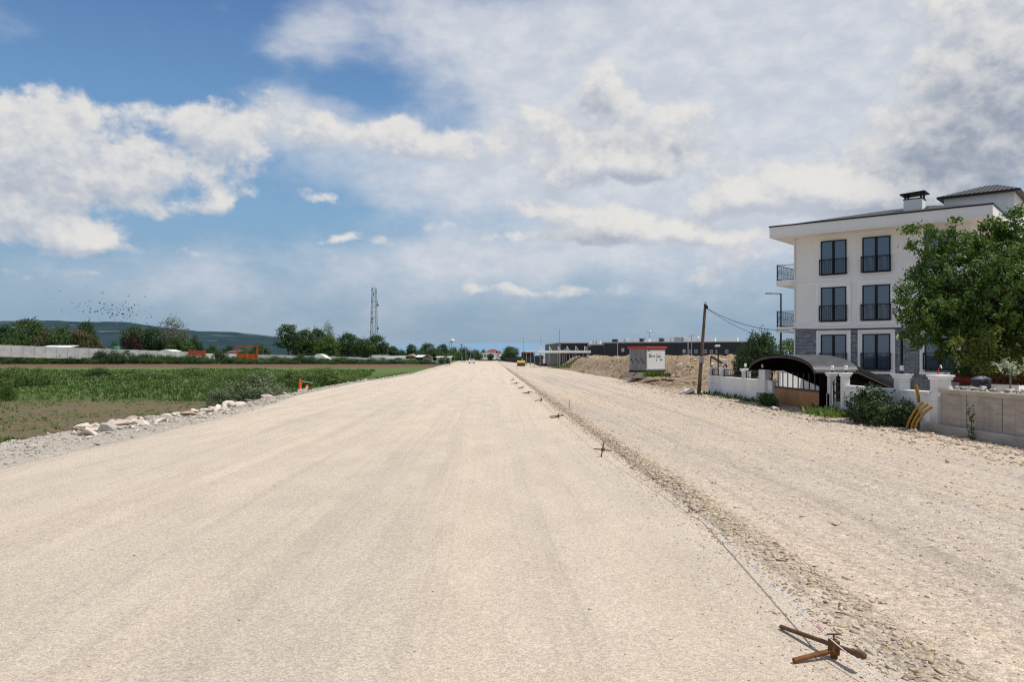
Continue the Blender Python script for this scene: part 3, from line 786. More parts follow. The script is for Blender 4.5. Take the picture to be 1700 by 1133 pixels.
for (z0, trim) in ((1.45, True), (4.38, True), (7.25, False)):
    for (sa, sb) in ((1.60, 3.13), (4.05, 5.62), (7.45, 9.02)):
        wind(sa, z0-GZ, sb-sa, 2.13, trim, blk)
# downpipe on the left corner
d_ = MB(); d_.tube((-.02, -.06, .3), (-.02, -.06, 6.7-GZ), .05, n=8); d_.tube((-.02, -.06, 7.05-GZ), (-.02, -.06, ZT), .05, n=8); d_.tube((-.3, -.05, 6.9-GZ), (.1, -.06, 6.9-GZ), .04, n=8)
d_.build('downpipe', M['white'], blk)
# balconies on the left side
def balcony(z, parent):
    sl_ = MB(); sl_.bb(-1.25, -.003, .06, 7.2, z-.32, z); so_ = sl_.build('balcony', M['stucco'], parent)
    ra = MB(); h = 1.0
    def run(p0, p1, n):
        p0 = Vector(p0); p1 = Vector(p1)
        for hh in (.07, h): ra.tube(p0+Vector((0, 0, hh)), p1+Vector((0, 0, hh)), .022, n=4)
        for i in range(n+1):
            q = p0.lerp(p1, i/n)
            if i in (0, n): ra.box((q.x, q.y, z+h/2+.02), (.06, .06, h+.04))
            else:
                ra.tube((q.x, q.y, z+.07), (q.x, q.y, z+h), .011, n=4)
                if i % 2: ra.ball((q.x, q.y, z+.5), .028, 6, 4); 
                if i % 3 == 1: ra.tube(p0.lerp(p1, (i-.3)/n)+Vector((0, 0, .3)), p0.lerp(p1, (i+.6)/n)+Vector((0, 0, .72)), .009, n=4)
    run((-1.2, .12, z), (-.06, .12, z), 9); run((-1.2, .12, z), (-1.2, 3.4, z), 18); run((-1.2, 3.4, z), (-1.2, 7.1, z), 20)
    ra.build('balcony_railing', M['black'], so_)
balcony(7.10-GZ, blk); balcony(4.12-GZ, blk)

# ------------------------------------------------------------------ walls along the road (plane x = WX)
WX = 14.8; GB = -.36
def wall_mat():
    m, nt = new_mat('whitewashed_concrete'); k = N(nt); p = k.obj()
    s = nt.nodes.new('ShaderNodeSeparateXYZ'); nt.links.new(p, s.inputs[0])
    n = k.noise(p, 1.2, 6, .65)
    c = k.mix(k.ramp(n, .3, .7), (.70, .685, .665, 1), (.82, .81, .79, 1))
    ln = k.ramp(k.math('ABSOLUTE', k.math('SUBTRACT', k.math('FRACT', k.math('MULTIPLY_ADD', k.noise(p, .8, 2), .12, k.math('MULTIPLY', s.outputs[2], 2.4))), .5)), .46, .5)
    c = k.mix(k.math('MULTIPLY', ln, .35), c, (.33, .31, .29, 1))
    gr = k.math('MULTIPLY', k.ramp(k.math('MULTIPLY_ADD', n, .5, s.outputs[2]), .3, .75, 1, 0), .45)
    c = k.mix(gr, c, (.30, .25, .20, 1))
    k.out(k.bsdf(c, .9, k.bump(k.noise(p, 12, 5, .6), .25, .02), 0, .1)); return m
M['wall'] = wall_mat()
def concrete_mat():
    m, nt = new_mat('cast_concrete'); k = N(nt); p = k.obj()
    s = nt.nodes.new('ShaderNodeSeparateXYZ'); nt.links.new(p, s.inputs[0])
    n = k.noise(k.vmath('MULTIPLY', p, (1, .5, 1.6)), 1.5, 7, .68)
    c = k.mix(k.ramp(n, .32, .68), (.36, .305, .25, 1), (.50, .44, .375, 1))
    st = k.ramp(k.noise(k.vmath('MULTIPLY', p, (1, 3.5, .25)), 1.3, 4, .6), .52, .72)
    c = k.mix(k.math('MULTIPLY', st, .35), c, (.20, .165, .13, 1))
    hz_ = k.ramp(k.math('ABSOLUTE', k.math('SUBTRACT', k.math('FRACT', k.math('MULTIPLY_ADD', k.noise(p, 1.0, 3), .25, k.math('MULTIPLY', s.outputs[2], 3.3))), .5)), .465, .5)
    c = k.mix(k.math('MULTIPLY', hz_, .40), c, (.16, .14, .12, 1))
    k.out(k.bsdf(c, .9, k.bump(k.noise(p, 9, 6, .65), .35, .02), 0, .1)); return m
M['concrete'] = concrete_mat()
def yw(px, X=WX): return onx(px, X)[0]
def zw(py, px, X=WX): return Z(py, onx(px, X)[1])
y_l, y_a, y_b = yw(1175.5), yw(1257), yw(1282)
y_g0, y_g1, y_g2, y_g3 = yw(1362), yw(1373), yw(1386), yw(1403)
y_p1, y_p2 = yw(1487), yw(1546)
def pillar(name, y, ztop, wdt, label, lamp=True, base=GB, X=WX):
    t_ = thing(name, label, 'pillar', (X, y, base))
    h = ztop-base
    s_ = MB(); s_.bb(0, wdt, -wdt/2, wdt/2, 0, h-.10); s_.build('shaft', M['wall'], t_)
    c_ = MB(); c_.bb(-.05, wdt+.05, -wdt/2-.05, wdt/2+.05, h-.16, h-.07); c_.bb(-.09, wdt+.09, -wdt/2-.09, wdt/2+.09, h-.07, h)
    c_.build('cap', M['trim'], t_, bevel=.015)
    return t_
def wall_lamp(x, y, z, label, group=None):
    t_ = thing('pillar_lamp', label, 'lamp', (x, y, z), 0, group)
    b_ = MB(); b_.bb(-.035, .035, -.035, .035, 0, .10); b_.build('base', M['black'], t_)
    g_ = MB(); g_.lathe([(.05, .10), (.075, .14), (.075, .27), (.05, .30)], n=10); g_.build('globe', M['white'], t_)
    return t_
# left stretch: low wall with posts and railings
w1 = thing('garden_wall', 'low white wall with iron railings between the utility pole and the covered ramp', 'wall', (WX, 0, GB))
zc = zw(624, 1180)-GB
m_ = MB(); m_.bb(0, .22, y_b+.0, y_l, 0, zc-.07); m_.build('wall_body', M['wall'], w1)
m_ = MB(); m_.bb(-.05, .27, y_b-.02, y_l+.05, zc-.07, zc); m_.build('coping', M['trim'], w1, bevel=.012)
zp = zw(610, 1180)
posts = [yw(1179), yw(1198), yw(1234)]
for i, yq in enumerate(posts):
    pillar('wall_pillar', yq, zp, .42 if i == 2 else .36, ['white post at the left end of the railed wall', 'white post second from the left on the railed wall', 'wide white post between two railings left of the ramp'][i], base=GB+zc+.002, X=WX-.04)
    wall_lamp(WX+.12, yq, zp+.002, ['small white globe lamp on the leftmost wall post', 'small white globe lamp on the second wall post from the left', 'small white globe lamp on the post nearest the covered ramp'][i])
edges = [posts[0], posts[1], posts[2], y_b+.1]
for i in range(3):
    r_ = MB(); a, b_ = edges[i]-.21, edges[i+1]+.21
    if a-b_ < .3: a, b_ = edges[i]-.16, edges[i+1]+.16
    hh = zp-GB-zc
    r_.bb(.09, .13, b_, a, zc+.06, zc+.10); r_.bb(.09, .13, b_, a, zc+hh-.16, zc+hh-.12)
    n = max(3, int((a-b_)/.42))
    for j in range(n+1):
        yy_ = b_+(a-b_)*j/n; wd = .045 if j in (0, n, n//2) else .016
        r_.bb(.11-wd/2, .11+wd/2, yy_-wd/2, yy_+wd/2, zc+.02, zc+hh-.10)
    r_.build('railing', M['black'], w1)
# pillar left of the ramp with rough plinth
pl = thing('gate_pillar', 'broken edged white pillar on a grey plinth at the left of the ramp', 'pillar', (WX-.15, (y_a+y_b)/2, GB))
pw = (y_a-y_b)*.42
m_ = MB(); m_.bb(0, .32, -pw/2, pw/2, .62, zw(614, 1268)-GB); m_.build('shaft', M['wall'], pl)
m_ = MB(); m_.bb(-.08, .55, -pw*.8, pw*.7, 0, .615); m_.build('plinth', M['concrete'], pl, bevel=.03)
wall_lamp(WX, (y_a+y_b)/2+.3, zw(614, 1268)+.002, 'small white lamp on the pillar at the left end of the arched roof')
# gate pillars, gate
zg = zw(619, 1380)
pillar('gate_pillar', (y_g1+y_g2)/2+.25, zg, .28, 'white gate pillar on the left side of the iron gate')
pillar('gate_pillar', y_g3+.30, zw(619, 1398), .28, 'white gate pillar on the right side of the iron gate')
wall_lamp(WX+.17, (y_g1+y_g2)/2+.25, zg+.002, 'small white lamp on the left gate pillar'); wall_lamp(WX+.17, y_g3+.30, zw(619, 1398)+.002, 'small white lamp on the right gate pillar')
ga, gb_ = y_g3+.30+.17, (y_g1+y_g2)/2+.25-.17
gt = thing('iron_gate', 'narrow black wrought iron gate between two white pillars', 'gate', (WX+.14, (ga+gb_)/2, GB+.05))
hw = (gb_-ga)/2-.02
f_ = MB()
for yy_ in (-hw, hw): f_.bb(-.02, .02, yy_-.025, yy_+.025, 0, 1.45)
for zz_ in (.04, .62, .70, 1.32): f_.bb(-.018, .018, -hw, hw, zz_-.02, zz_+.02)
f_.path([(0, -hw+2*hw*i/10, 1.42+.16*math.sin(math.pi*i/10)) for i in range(11)], .018)
f_.build('gate_frame', M['black'], gt)
b_ = MB()
for j in range(1, 7):
    yy_ = -hw+2*hw*j/7; b_.bb(-.01, .01, yy_-.01, yy_+.01, .06, 1.44)
    b_.path([(0, yy_+.05*math.cos(t_), .95+.1*math.sin(t_)) for t_ in [x*.7 for x in range(10)]], .008, 4)
b_.build('bar_infill', M['black'], gt)
m_ = MB(); m_.bb(-.015, .0, -hw+.03, hw-.03, .08, .58); m_.build('lower_panel', M['galv'], gt)
sw = thing('garden_wall', 'short low white wall stub left of the iron gate', 'wall', (WX, 0, GB))
m_ = MB(); m_.bb(0, .2, y_g1-.25, y_g0+.1, 0, zw(653, 1366)-GB); m_.build('wall_body', M['wall'], sw)
# stretches right of the gate
w2 = thing('garden_wall', 'white wall behind the large bush right of the iron gate', 'wall', (WX+.05, 0, GB))
z2 = zw(643, 1440)-GB
m_ = MB(); m_.bb(0, .22, y_p1, y_g3+.12, 0, z2-.06); m_.build('wall_body', M['wall'], w2)
m_ = MB(); m_.bb(-.05, .27, y_p1, y_g3+.12, z2-.06, z2); m_.build('coping', M['trim'], w2, bevel=.012)
pillar('wall_pillar', y_p1-.06, zw(621, 1495), .40, 'white pillar with moulded cap between the two bushes')
w3 = thing('garden_wall', 'short white wall between the two moulded pillars beside the yellow hoses', 'wall', (WX+.05, 0, GB))
z3 = zw(649, 1520)-GB
m_ = MB(); m_.bb(0, .22, y_p2, y_p1-.26, 0, z3-.06); m_.build('wall_body', M['wall'], w3)
m_ = MB(); m_.bb(-.05, .27, y_p2, y_p1-.26, z3-.06, z3); m_.build('coping', M['trim'], w3, bevel=.012)
pillar('wall_pillar', y_p2-.15, zw(623, 1552), .46, 'tall pillar at the left end of the grey concrete wall', base=GB+.28)
wall_lamp(WX+.2, y_p1-.06, zw(621, 1495)+.002, 'small dark based lamp on the pillar between the bushes')
rw = thing('retaining_wall', 'long grey board marked concrete retaining wall with a projecting footing', 'wall', (WX+.12, 0, GB))
ze = zw(656, 1690)-GB
m_ = MB()
y0_ = y_p2-.42
m_.bb(0, .28, -6, y0_, .34, ze-.14)
m_.build('wall_body', M['concrete'], rw)
m_ = MB(); m_.bb(-.06, .34, -6, y0_, ze-.14, ze); m_.build('coping', M['concrete'], rw, bevel=.015)
m_ = MB(); m_.bb(-.26, .34, -6, y_p2+.45, -.2, .335); m_.build('footing', M['concrete'], rw, bevel=.02)
m_ = MB()
for px in (1559, 1605, 1664): m_.bb(-.004, .003, yw(px, WX+.12)-.012, yw(px, WX+.12)+.012, .36, ze-.15)
m_.build('joint', M['darkgrey'], rw)
# fill behind the retaining wall
tf = link('raised_yard', None or np_mesh('raised_yard', [(WX+.4, -6, GB+ze-.06), (40, -6, GB+ze-.06), (40, y0_, GB+ze-.06), (WX+.4, y0_, GB+ze-.06), (WX+.4, -6, GB), (40, -6, GB), (40, y0_, GB), (WX+.4, y0_, GB)], [(0, 1, 2, 3), (3, 2, 6, 7), (0, 3, 7, 4), (1, 0, 4, 5), (2, 1, 5, 6), (4, 7, 6, 5)], M['dirt'])); tag(tf, kind='structure')
n = 420
yy = yw(1610)-rng.random(n)*9+2.2; xx = WX+.2+rng.random(n)*1.1; ss = np.clip(rng.lognormal(-2.9, .5, n), .025, .13)
scatter('wall_top_rubble', small, np.stack([xx, yy, GB+ze+ss*.1+.05*(xx > WX+.45)], 1), ss, GST, label='pale broken rubble heaped on top of the grey retaining wall', cat='rubble')

# ------------------------------------------------------------------ covered ramp
ya, yb = y_a-.3, (y_g1+y_g2)/2+.48                               # left and right ends of the arch along the wall
cx_ = (ya+yb)/2; half = (ya-yb)/2
rp = thing('ramp_shelter', 'arched dark polycarbonate roof over the garage ramp behind the white walls', 'shelter', (WX, cx_, 0))
zcrown = zw(589.5, 1315); zeave = zw(613, 1264)
def arch(x, drop, z_off=0.0, n=22, over=1.0):
    return [(x, half*over*math.cos(math.pi*i/n), zeave-drop+(zcrown-zeave)*math.sin(math.pi*i/n)**.92+z_off) for i in range(n+1)]
def drop(x): return 0.0 if x < 1.4 else (x-1.4)/3.8*1.7
def roof_part(xa, xb, da, db):
    q_ = MB(); n = 23
    for z_off, flip in ((0, 0), (-.05, 1)):
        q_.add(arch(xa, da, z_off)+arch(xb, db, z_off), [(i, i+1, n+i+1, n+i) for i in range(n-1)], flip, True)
    return q_
def poly_mat():
    m, nt = new_mat('weathered_polycarbonate'); k = N(nt); p = k.obj()
    nn = k.ramp(k.noise(p, 2, 5, .6), .3, .7)
    k.out(k.bsdf(k.mix(nn, (.06, .056, .055, 1), (.10, .096, .092, 1)), .5, None, 0, .4)); return m
M['rearpoly'] = plain('shaded_rear_sheet', (.014, .013, .013), .9, .2, 2, spec=.1); M['ramp_shade'] = plain('ramp_shade_black', (.010, .008, .0075), 1.0, .2, 2, spec=0.0); M['poly'] = poly_mat(); M['brownmetal'] = plain('dark_brown_metal', (.020, .013, .011), .5, .2, 5)  # near-black colours carry the shade under the arched roof and at its rear
roof_part(-.55, 1.42, 0, 0).build('roof_sheet', [M['poly'], M['ramp_shade']], rp)
roof_part(1.40, 5.2, .07, 1.7).build('rear_roof_sheet', [M['rearpoly'], M['ramp_shade']], rp)
for j, x in enumerate((-.52, 1.36, 3.3, 5.05)):
    b2 = MB(); b2.path(arch(x, drop(x), -.09), .05 if j else .065, 6); b2.build('arch_rib', M['brownmetal'] if j == 0 else M['ramp_shade'], rp)
for sgn in (1, -1):
    b2 = MB(); b2.path([(-.52, half*sgn, zeave-.05), (1.4, half*sgn, zeave-.06), (5.05, half*sgn, zeave-1.70)], .05, 6); b2.build('eave_beam', M['brownmetal'], rp)
for q in (5, 11, 17):
    b2 = MB(); b2.path([Vector(arch(x, drop(x))[q])-Vector((0, 0, .09)) for x in (-.52, 1.4, 5.05)], .03, 6); b2.build('purlin', M['ramp_shade'], rp)
# side walls of the ramp: right louvres, far end
b2 = MB()
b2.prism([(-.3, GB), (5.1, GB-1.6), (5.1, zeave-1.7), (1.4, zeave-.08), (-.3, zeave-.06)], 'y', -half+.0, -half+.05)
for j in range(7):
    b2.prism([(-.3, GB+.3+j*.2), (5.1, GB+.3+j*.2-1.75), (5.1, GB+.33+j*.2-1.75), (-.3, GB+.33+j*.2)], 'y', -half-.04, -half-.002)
b2.build('louvre_side', M['ramp_shade'], rp)
b2 = MB(); ea = arch(5.2, 1.7, -.06); b2.prism([(half, GB)]+[(q[1], q[2]) for q in ea]+[(-half, GB)], 'x', 5.02, 5.09); b2.build('end_wall', M['ramp_shade'], rp)
fl = MB(); fl.add([(.3, -half, GB+.02), (.3, half, GB+.02), (5.0, half, GB-1.9), (5.0, -half, GB-1.9)], [(0, 1, 2, 3)]); fl.build('ramp_floor', M['darkgrey'], rp)  # dark tone stands in for shade on the concrete floor
# panelled parapet across the ramp mouth
M['osb'] = plain('orange_brown_panel', (.38, .18, .065), .6, .22, 1.6, streak=.25, dirt=(.13, .08, .05))
yp0, yp1 = y_b-.1, y_g0+.12
ppt = thing('ramp_parapet', 'orange brown panelled parapet with thin black uprights under the arched roof', 'parapet', (WX+.12, 0, GB))
zpp = zw(645, 1320)-GB
npn = 4
for j in range(npn):
    a = yp1+(yp0-yp1)*j/npn; b_ = yp1+(yp0-yp1)*(j+1)/npn
    m_ = MB(); m_.bb(0, .05, a+.012, b_-.012, .12, zpp-.10); m_.build('panel', M['osb'], ppt)
m_ = MB(); m_.bb(-.03, .08, yp1, yp0, zpp-.10, zpp); m_.build('top_rail', M['brownmetal'], ppt)
m_ = MB(); m_.bb(.01, .08, yp1, yp0, -.1, .12); m_.build('base_kerb', M['concrete'], ppt)
zu = zw(618, 1290)-GB
for j in range(8):
    yy_ = yp0-.35-(yp0-yp1-.5)*j/8
    m_ = MB(); m_.bb(.01, .05, yy_-.025, yy_+.025, zpp, zpp+.75); m_.build('upright', M['black'], ppt)
# sunlit white garden wall and grey green shed seen through the shelter
iw = thing('inner_wall', 'sunlit white block wall seen through the uprights under the arched roof', 'wall', (WX+6.3, yw(1300)+8.5, GB), .55)
m_ = MB(); m_.bb(-5, 4.5, 0, .2, 0, 1.75); m_.build('wall_body', M['white'], iw)
m_ = MB(); m_.bb(-5.1, 4.6, -.05, .25, 1.75, 1.85); m_.build('coping', M['trim'], iw)

# ------------------------------------------------------------------ things by the wall
# garden lamp post with two heads
gy = yw(1497, 16.6)
gl_ = thing('garden_lamp', 'black garden lamp post with two white spot heads behind the white wall', 'lamp post', (16.6, gy, GB))
zt_ = Z(555, onx(1497, 16.6)[1])-GB
m_ = MB(); m_.tube((0, 0, 0), (0, 0, zt_), .055, n=10); m_.build('pole', M['black'], gl_)
for sg, dz in ((-1, -.1), (1, -.22)):
    h_ = MB(); h_.tube((0, 0, zt_+dz), (.16*sg, -.05, zt_+dz+.03), .02, n=6); h_.tube((.13*sg, -.05, zt_+dz+.06), (.26*sg, -.22, zt_+dz-.06), .06, .095, n=12)
    h_.build('lamp_head', M['white'], gl_)
# yellow corrugated hoses
M['yellow'] = plain('yellow_conduit', (.33, .19, .03), .55, .25, 4, streak=.45, dirt=(.12, .07, .02))
def hose(pts, r, label):
    m_ = MB(); P_ = [Vector(p) for p in pts]; out = []; rad = []
    n = 60
    for i in range(n+1):
        t = i/n*(len(P_)-1); a = min(int(t), len(P_)-2); q = P_[a].lerp(P_[a+1], t-a)
        pa = P_[max(a-1, 0)]; pb = P_[min(a+2, len(P_)-1)]; tt = t-a
        q = .5*((2*P_[a])+(P_[a+1]-pa)*tt+(2*pa-5*P_[a]+4*P_[a+1]-pb)*tt*tt+(3*P_[a]-pa-3*P_[a+1]+pb)*tt**3)
        out.append(q); rad.append(r*(1 if i % 2 else .86))
    m_.path(out, rad, 10); o = m_.build('corrugated_hose', M['yellow']); return tag(o, label, 'hose')
hx = WX-.62; hy0 = yw(1522, hx); 
for j, (oy, ox, h, lb) in enumerate(((.62, -.12, 1.25, 'yellow corrugated hose, leftmost of three leaning on the tall pillar'), (.30, -.02, 1.2, 'yellow corrugated hose, middle of three leaning on the tall pillar'), (.02, .05, 1.1, 'yellow corrugated hose, rightmost of three leaning on the tall pillar'))):
    hose([(hx+ox*.5-.10, hy0+oy*.6, GB+.04), (hx+ox*.5-.06, hy0+oy*.6-.10, GB+.38), (hx+ox*.5+.02, hy0+oy*.6-.40, GB+h*.66), (hx+ox*.5+.10, hy0+oy*.6-.74, GB+h*.86)], .046, lb)
yy_ = yw(1524, WX-.25)
hose([(WX-.2, yy_+.05, GB+1.0), (WX-.25, yy_, GB+1.3), (WX-.3, yy_+.08, GB+1.62)], .06, 'short yellow hose end sticking up out of the small bush')
# red pipe, barrel, container, flag rod
M['red'] = plain('oxide_red_steel', (.16, .022, .016), .5, .25, 3)
yk = yw(1606, 17.2); zpip = Z(631, onx(1606, 17.2)[1])
t_ = thing('steel_pipe', 'dark red steel pipe propped level behind the concrete wall', 'pipe', (17.2, yk, zpip))
m_ = MB(); m_.path([(-.35, .45, .07), (.35, -.45, -.06)], .15, 14)
m_.build('tube', M['red'], t_)
m_ = MB(); m_.tube((.05, -.2, -.95), (.05, -.2, -.14), .05, n=8); m_.build('prop', M['galv'], t_)
yk = yw(1629, 17.0)
t_ = thing('water_drum', 'grey plastic drum with domed lid behind the concrete wall', 'drum', (17.0, yk, GB+ze-.06))
m_ = MB(); m_.lathe([(.27, 0), (.30, .05), (.30, .18), (.285, .2), (.30, .22), (.30, .34)], n=18); m_.build('body', M['darkgrey'], t_)
m_ = MB(); m_.lathe([(.31, .342), (.31, .37), (.2, .44), (.05, .47)], n=18); m_.build('lid', M['galv'], t_)
yk = yw(1690, 20.5)
t_ = thing('storage_container', 'dark red metal container in the deep shade under the tree', 'container', (20.6, yk-1.2, GB+ze-.06), .2)
m_ = MB(); m_.bb(-1.6, 1.6, -1.3, 2.2, .1, .95); m_.build('body', M['red'], t_)
m_ = MB()
for j in range(12): m_.bb(-1.63, -1.601, -1.2+j*.29, -1.06+j*.29, .15, .9)
m_.build('rib', M['red'], t_)
t_ = thing('flag_rod', 'thin bent red rod with a white tip standing on the tall pillar', 'rod', (WX+.2, y_p2-.05, zw(623, 1552)+.004))
m_ = MB(); m_.path([(0, 0, 0), (.0, -.03, .16), (.03, -.10, .33)], .018, 6); m_.build('rod', plain('red_paint', (.45, .03, .02), .5), t_)
m_ = MB(); m_.path([(.03, -.10, .33), (.03, -.17, .22)], .02, 6); m_.build('tip', M['white'], t_)

# ------------------------------------------------------------------ utility pole and cables
M['wood'] = plain('weathered_wood', (.16, .105, .065), .9, .3, 2.5, bump=.5, bscale=14, streak=.5, dirt=(.05, .04, .03))
ux, uy = W(1159.5, 53.5); uz = z_side(min(ux, 14.5), uy)
up = thing('utility_pole', 'leaning brown wooden utility pole with a grey meter box', 'utility pole', (ux, uy, float(uz)))
ztop = Z(505, 53.5)-float(uz)
lean = W(1171, 53.5); lx, ly = lean[0]-ux, lean[1]-uy
m_ = MB(); m_.path([(lx*t, ly*t, -.3+(ztop+.3)*t) for t in (0, .25, .5, .75, 1)], [.135, .125, .115, .10, .09], 10); m_.build('shaft', M['wood'], up)
tt = .38; m_ = MB(); m_.box((lx*tt-.02, ly*tt-.17, ztop*tt), (.32, .18, .42)); m_.build('meter_box', M['galv'], up, bevel=.02)
m_ = MB(); m_.box((lx*.95+.06, ly*.95-.12, ztop*.965), (.2, .1, .18)); m_.path([(lx, ly, ztop-.3), (lx-.13, ly-.1, ztop), (lx-.02, ly-.1, ztop+.15), (lx+.1, ly-.05, ztop-.2)], .016, 5); m_.path([(lx*.6-.12, ly*.6-.12, ztop*.6), (lx*.45-.13, ly*.45-.13, ztop*.42)], .012, 5)
m_.build('service_bracket', M['black'], up)
Mcab = plain('black_cable', (.015, .015, .016), .6)
def cable(p0, p1, sag, label, r=.017):
    p0, p1 = Vector(p0), Vector(p1); m_ = MB()
    m_.path([p0.lerp(p1, i/24)-Vector((0, 0, sag*4*(i/24)*(1-i/24))) for i in range(25)], r, 5)
    return tag(m_.build('cable', Mcab), label, 'cable')
pt = (ux+lx+.05, uy+ly, float(uz)+ztop-.25)
e1 = W(1310, 50.3); e2 = W(1262, 71)
cable(pt, (e1[0], e1[1], Z(548.5, 50.3)), .42, 'upper black cable running from the wooden pole to the apartment block')
cable((pt[0], pt[1], pt[2]-.04), (e2[0], e2[1], Z(558, 71)), .2, 'lower black cable running from the wooden pole into the tree')
# cable along the front of the block
def blkpt(s, y, z): return (bx+math.cos(ang-YAW)*s-math.sin(ang-YAW)*y, by+math.sin(ang-YAW)*s+math.cos(ang-YAW)*y, z)
cable(blkpt(-.1, -.2, 3.98), blkpt(9.6, -.3, 4.02), .13, 'black cable strung along the top of the grey stone ground floor')
# street lamp behind the block
sx, sy = W(1296.5, 72)
st = thing('street_lamp', 'tall grey street lamp with one arm behind the balconies', 'street lamp', (sx, sy, -.3))
zt_ = Z(487.5, 72)+.3
m_ = MB(); m_.tube((0, 0, 0), (0, 0, zt_), .11, .07, 10); m_.build('pole', M['darkgrey'], st)
m_ = MB(); m_.tube((0, 0, zt_-.03), (-1.05, -.1, zt_-.0), .045, n=8); m_.build('arm', M['darkgrey'], st)
m_ = MB(); m_.box((-1.2, -.1, zt_-.02), (.55, .2, .09)); m_.build('lamp_head', M['darkgrey'], st, bevel=.02)
# ------------------------------------------------------------------ foliage
def leaf_mat(name, a, b_, trans=.30, sun=None, patch=1.2):
    m, nt = new_mat(name); k = N(nt)
    g = nt.nodes.new('ShaderNodeNewGeometry'); p = g.outputs['Position']; ri = g.outputs['Random Per Island']
    n = k.ramp(k.noise(p, patch, 3, .6), .32, .68)
    t = k.math('ADD', k.math('MULTIPLY', ri, .55), k.math('MULTIPLY', n, .45))
    c = k.mix(t, c4(a), c4(b_))
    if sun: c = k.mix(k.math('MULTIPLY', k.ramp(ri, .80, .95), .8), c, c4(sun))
    pr = k.bsdf(c, .55, None, 0, .35)
    tr = nt.nodes.new('ShaderNodeBsdfTranslucent'); k.put(tr, 'Color', k.mix(.5, c, c4((b_[0]*1.4, b_[1]*1.5, b_[2]*.7))))
    mx = nt.nodes.new('ShaderNodeMixShader'); mx.inputs[0].default_value = trans
    nt.links.new(pr, mx.inputs[1]); nt.links.new(tr.outputs[0], mx.inputs[2]); k.out(mx.outputs[0]); return m
LM = {
 'dark': leaf_mat('dark_green_leaves', (0.018, 0.044, 0.013), (0.058, 0.109, 0.031)),
 'mid': leaf_mat('mid_green_leaves', (0.026, 0.059, 0.014), (0.090, 0.147, 0.036)),
 'bright': leaf_mat('bright_green_leaves', (0.045, 0.096, 0.019), (0.134, 0.211, 0.045)),
 'olive': leaf_mat('olive_brown_leaves', (0.051, 0.061, 0.020), (0.147, 0.134, 0.054)),
 'pale': leaf_mat('pale_grey_green_leaves', (0.077, 0.096, 0.064), (0.211, 0.224, 0.173)),
 'purple': leaf_mat('dark_red_leaves', (0.015, 0.008, 0.010), (0.054, 0.018, 0.020)),
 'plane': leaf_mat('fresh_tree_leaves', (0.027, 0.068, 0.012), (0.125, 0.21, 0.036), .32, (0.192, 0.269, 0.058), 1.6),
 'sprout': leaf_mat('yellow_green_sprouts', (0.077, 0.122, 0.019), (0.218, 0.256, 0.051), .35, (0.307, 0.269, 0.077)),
 'thistle': leaf_mat('grey_green_weed', (0.083, 0.115, 0.058), (0.218, 0.256, 0.147), .25),
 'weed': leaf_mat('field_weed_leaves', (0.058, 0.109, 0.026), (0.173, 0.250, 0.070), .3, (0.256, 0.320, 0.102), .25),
 'sapling': leaf_mat('pale_sapling_leaves', (0.256, 0.282, 0.205), (0.538, 0.563, 0.461), .3),
 'scrub': leaf_mat('hedge_leaves', (0.031, 0.069, 0.019), (0.102, 0.166, 0.046), .28),
}
M['bark'] = plain('bark', (.10, .08, .06), .95, .3, 3, bump=.6, bscale=18)
M['barkpale'] = plain('pale_bark', (.30, .27, .24), .9, .2, 3)
def unit(n, r_): 
    v = r_.normal(size=(n, 3)); return v/np.linalg.norm(v, axis=1)[:, None]
def leaves(centres, out, n_per, spread, leaf, r_, up=.35, ratio=.85):
    k_ = len(centres); n = k_*n_per
    c = np.repeat(centres, n_per, 0)+r_.normal(size=(n, 3))*spread*np.array([1, 1, .8])
    nn = np.repeat(out, n_per, 0)*.9+np.array([0, 0, up])+unit(n, r_)*.95
    nn /= np.linalg.norm(nn, axis=1)[:, None]
    u = np.cross(nn, unit(n, r_)); u /= np.linalg.norm(u, axis=1)[:, None]+1e-9
    v = np.cross(nn, u)
    s = leaf*r_.uniform(.55, 1.25, n)[:, None]
    V = np.stack([c-u*s, c+v*s*ratio*.5-u*s*.1+nn*s*.12, c+u*s, c-v*s*ratio*.5-u*s*.1+nn*s*.12], 1)
    return V.reshape(-1, 3)
def crown_verts(lobes, n_clump, n_per, leaf, spread, seed, fill=.55):
    r_ = np.random.default_rng(seed)
    vol = np.array([l[3]*l[4]*l[5] for l in lobes])**(2/3.); pr = vol/vol.sum()
    w_ = r_.choice(len(lobes), n_clump, p=pr); Lb = np.array(lobes)[w_]
    d = unit(n_clump, r_); rad = (fill+(1-fill)*r_.random(n_clump)**.6)[:, None]*(1+r_.normal(0, .09, n_clump))[:, None]
    c = Lb[:, :3]+d*rad*Lb[:, 3:6]
    return leaves(c, d, n_per, spread, leaf, r_), c, d
def quads(V): n = len(V)//4; return np.arange(n*4).reshape(n, 4)
def crown_mesh(name, *a, **k_):
    V, c, d = crown_verts(*a, **k_); return np_mesh(name, V, quads(V), LM['mid']), c
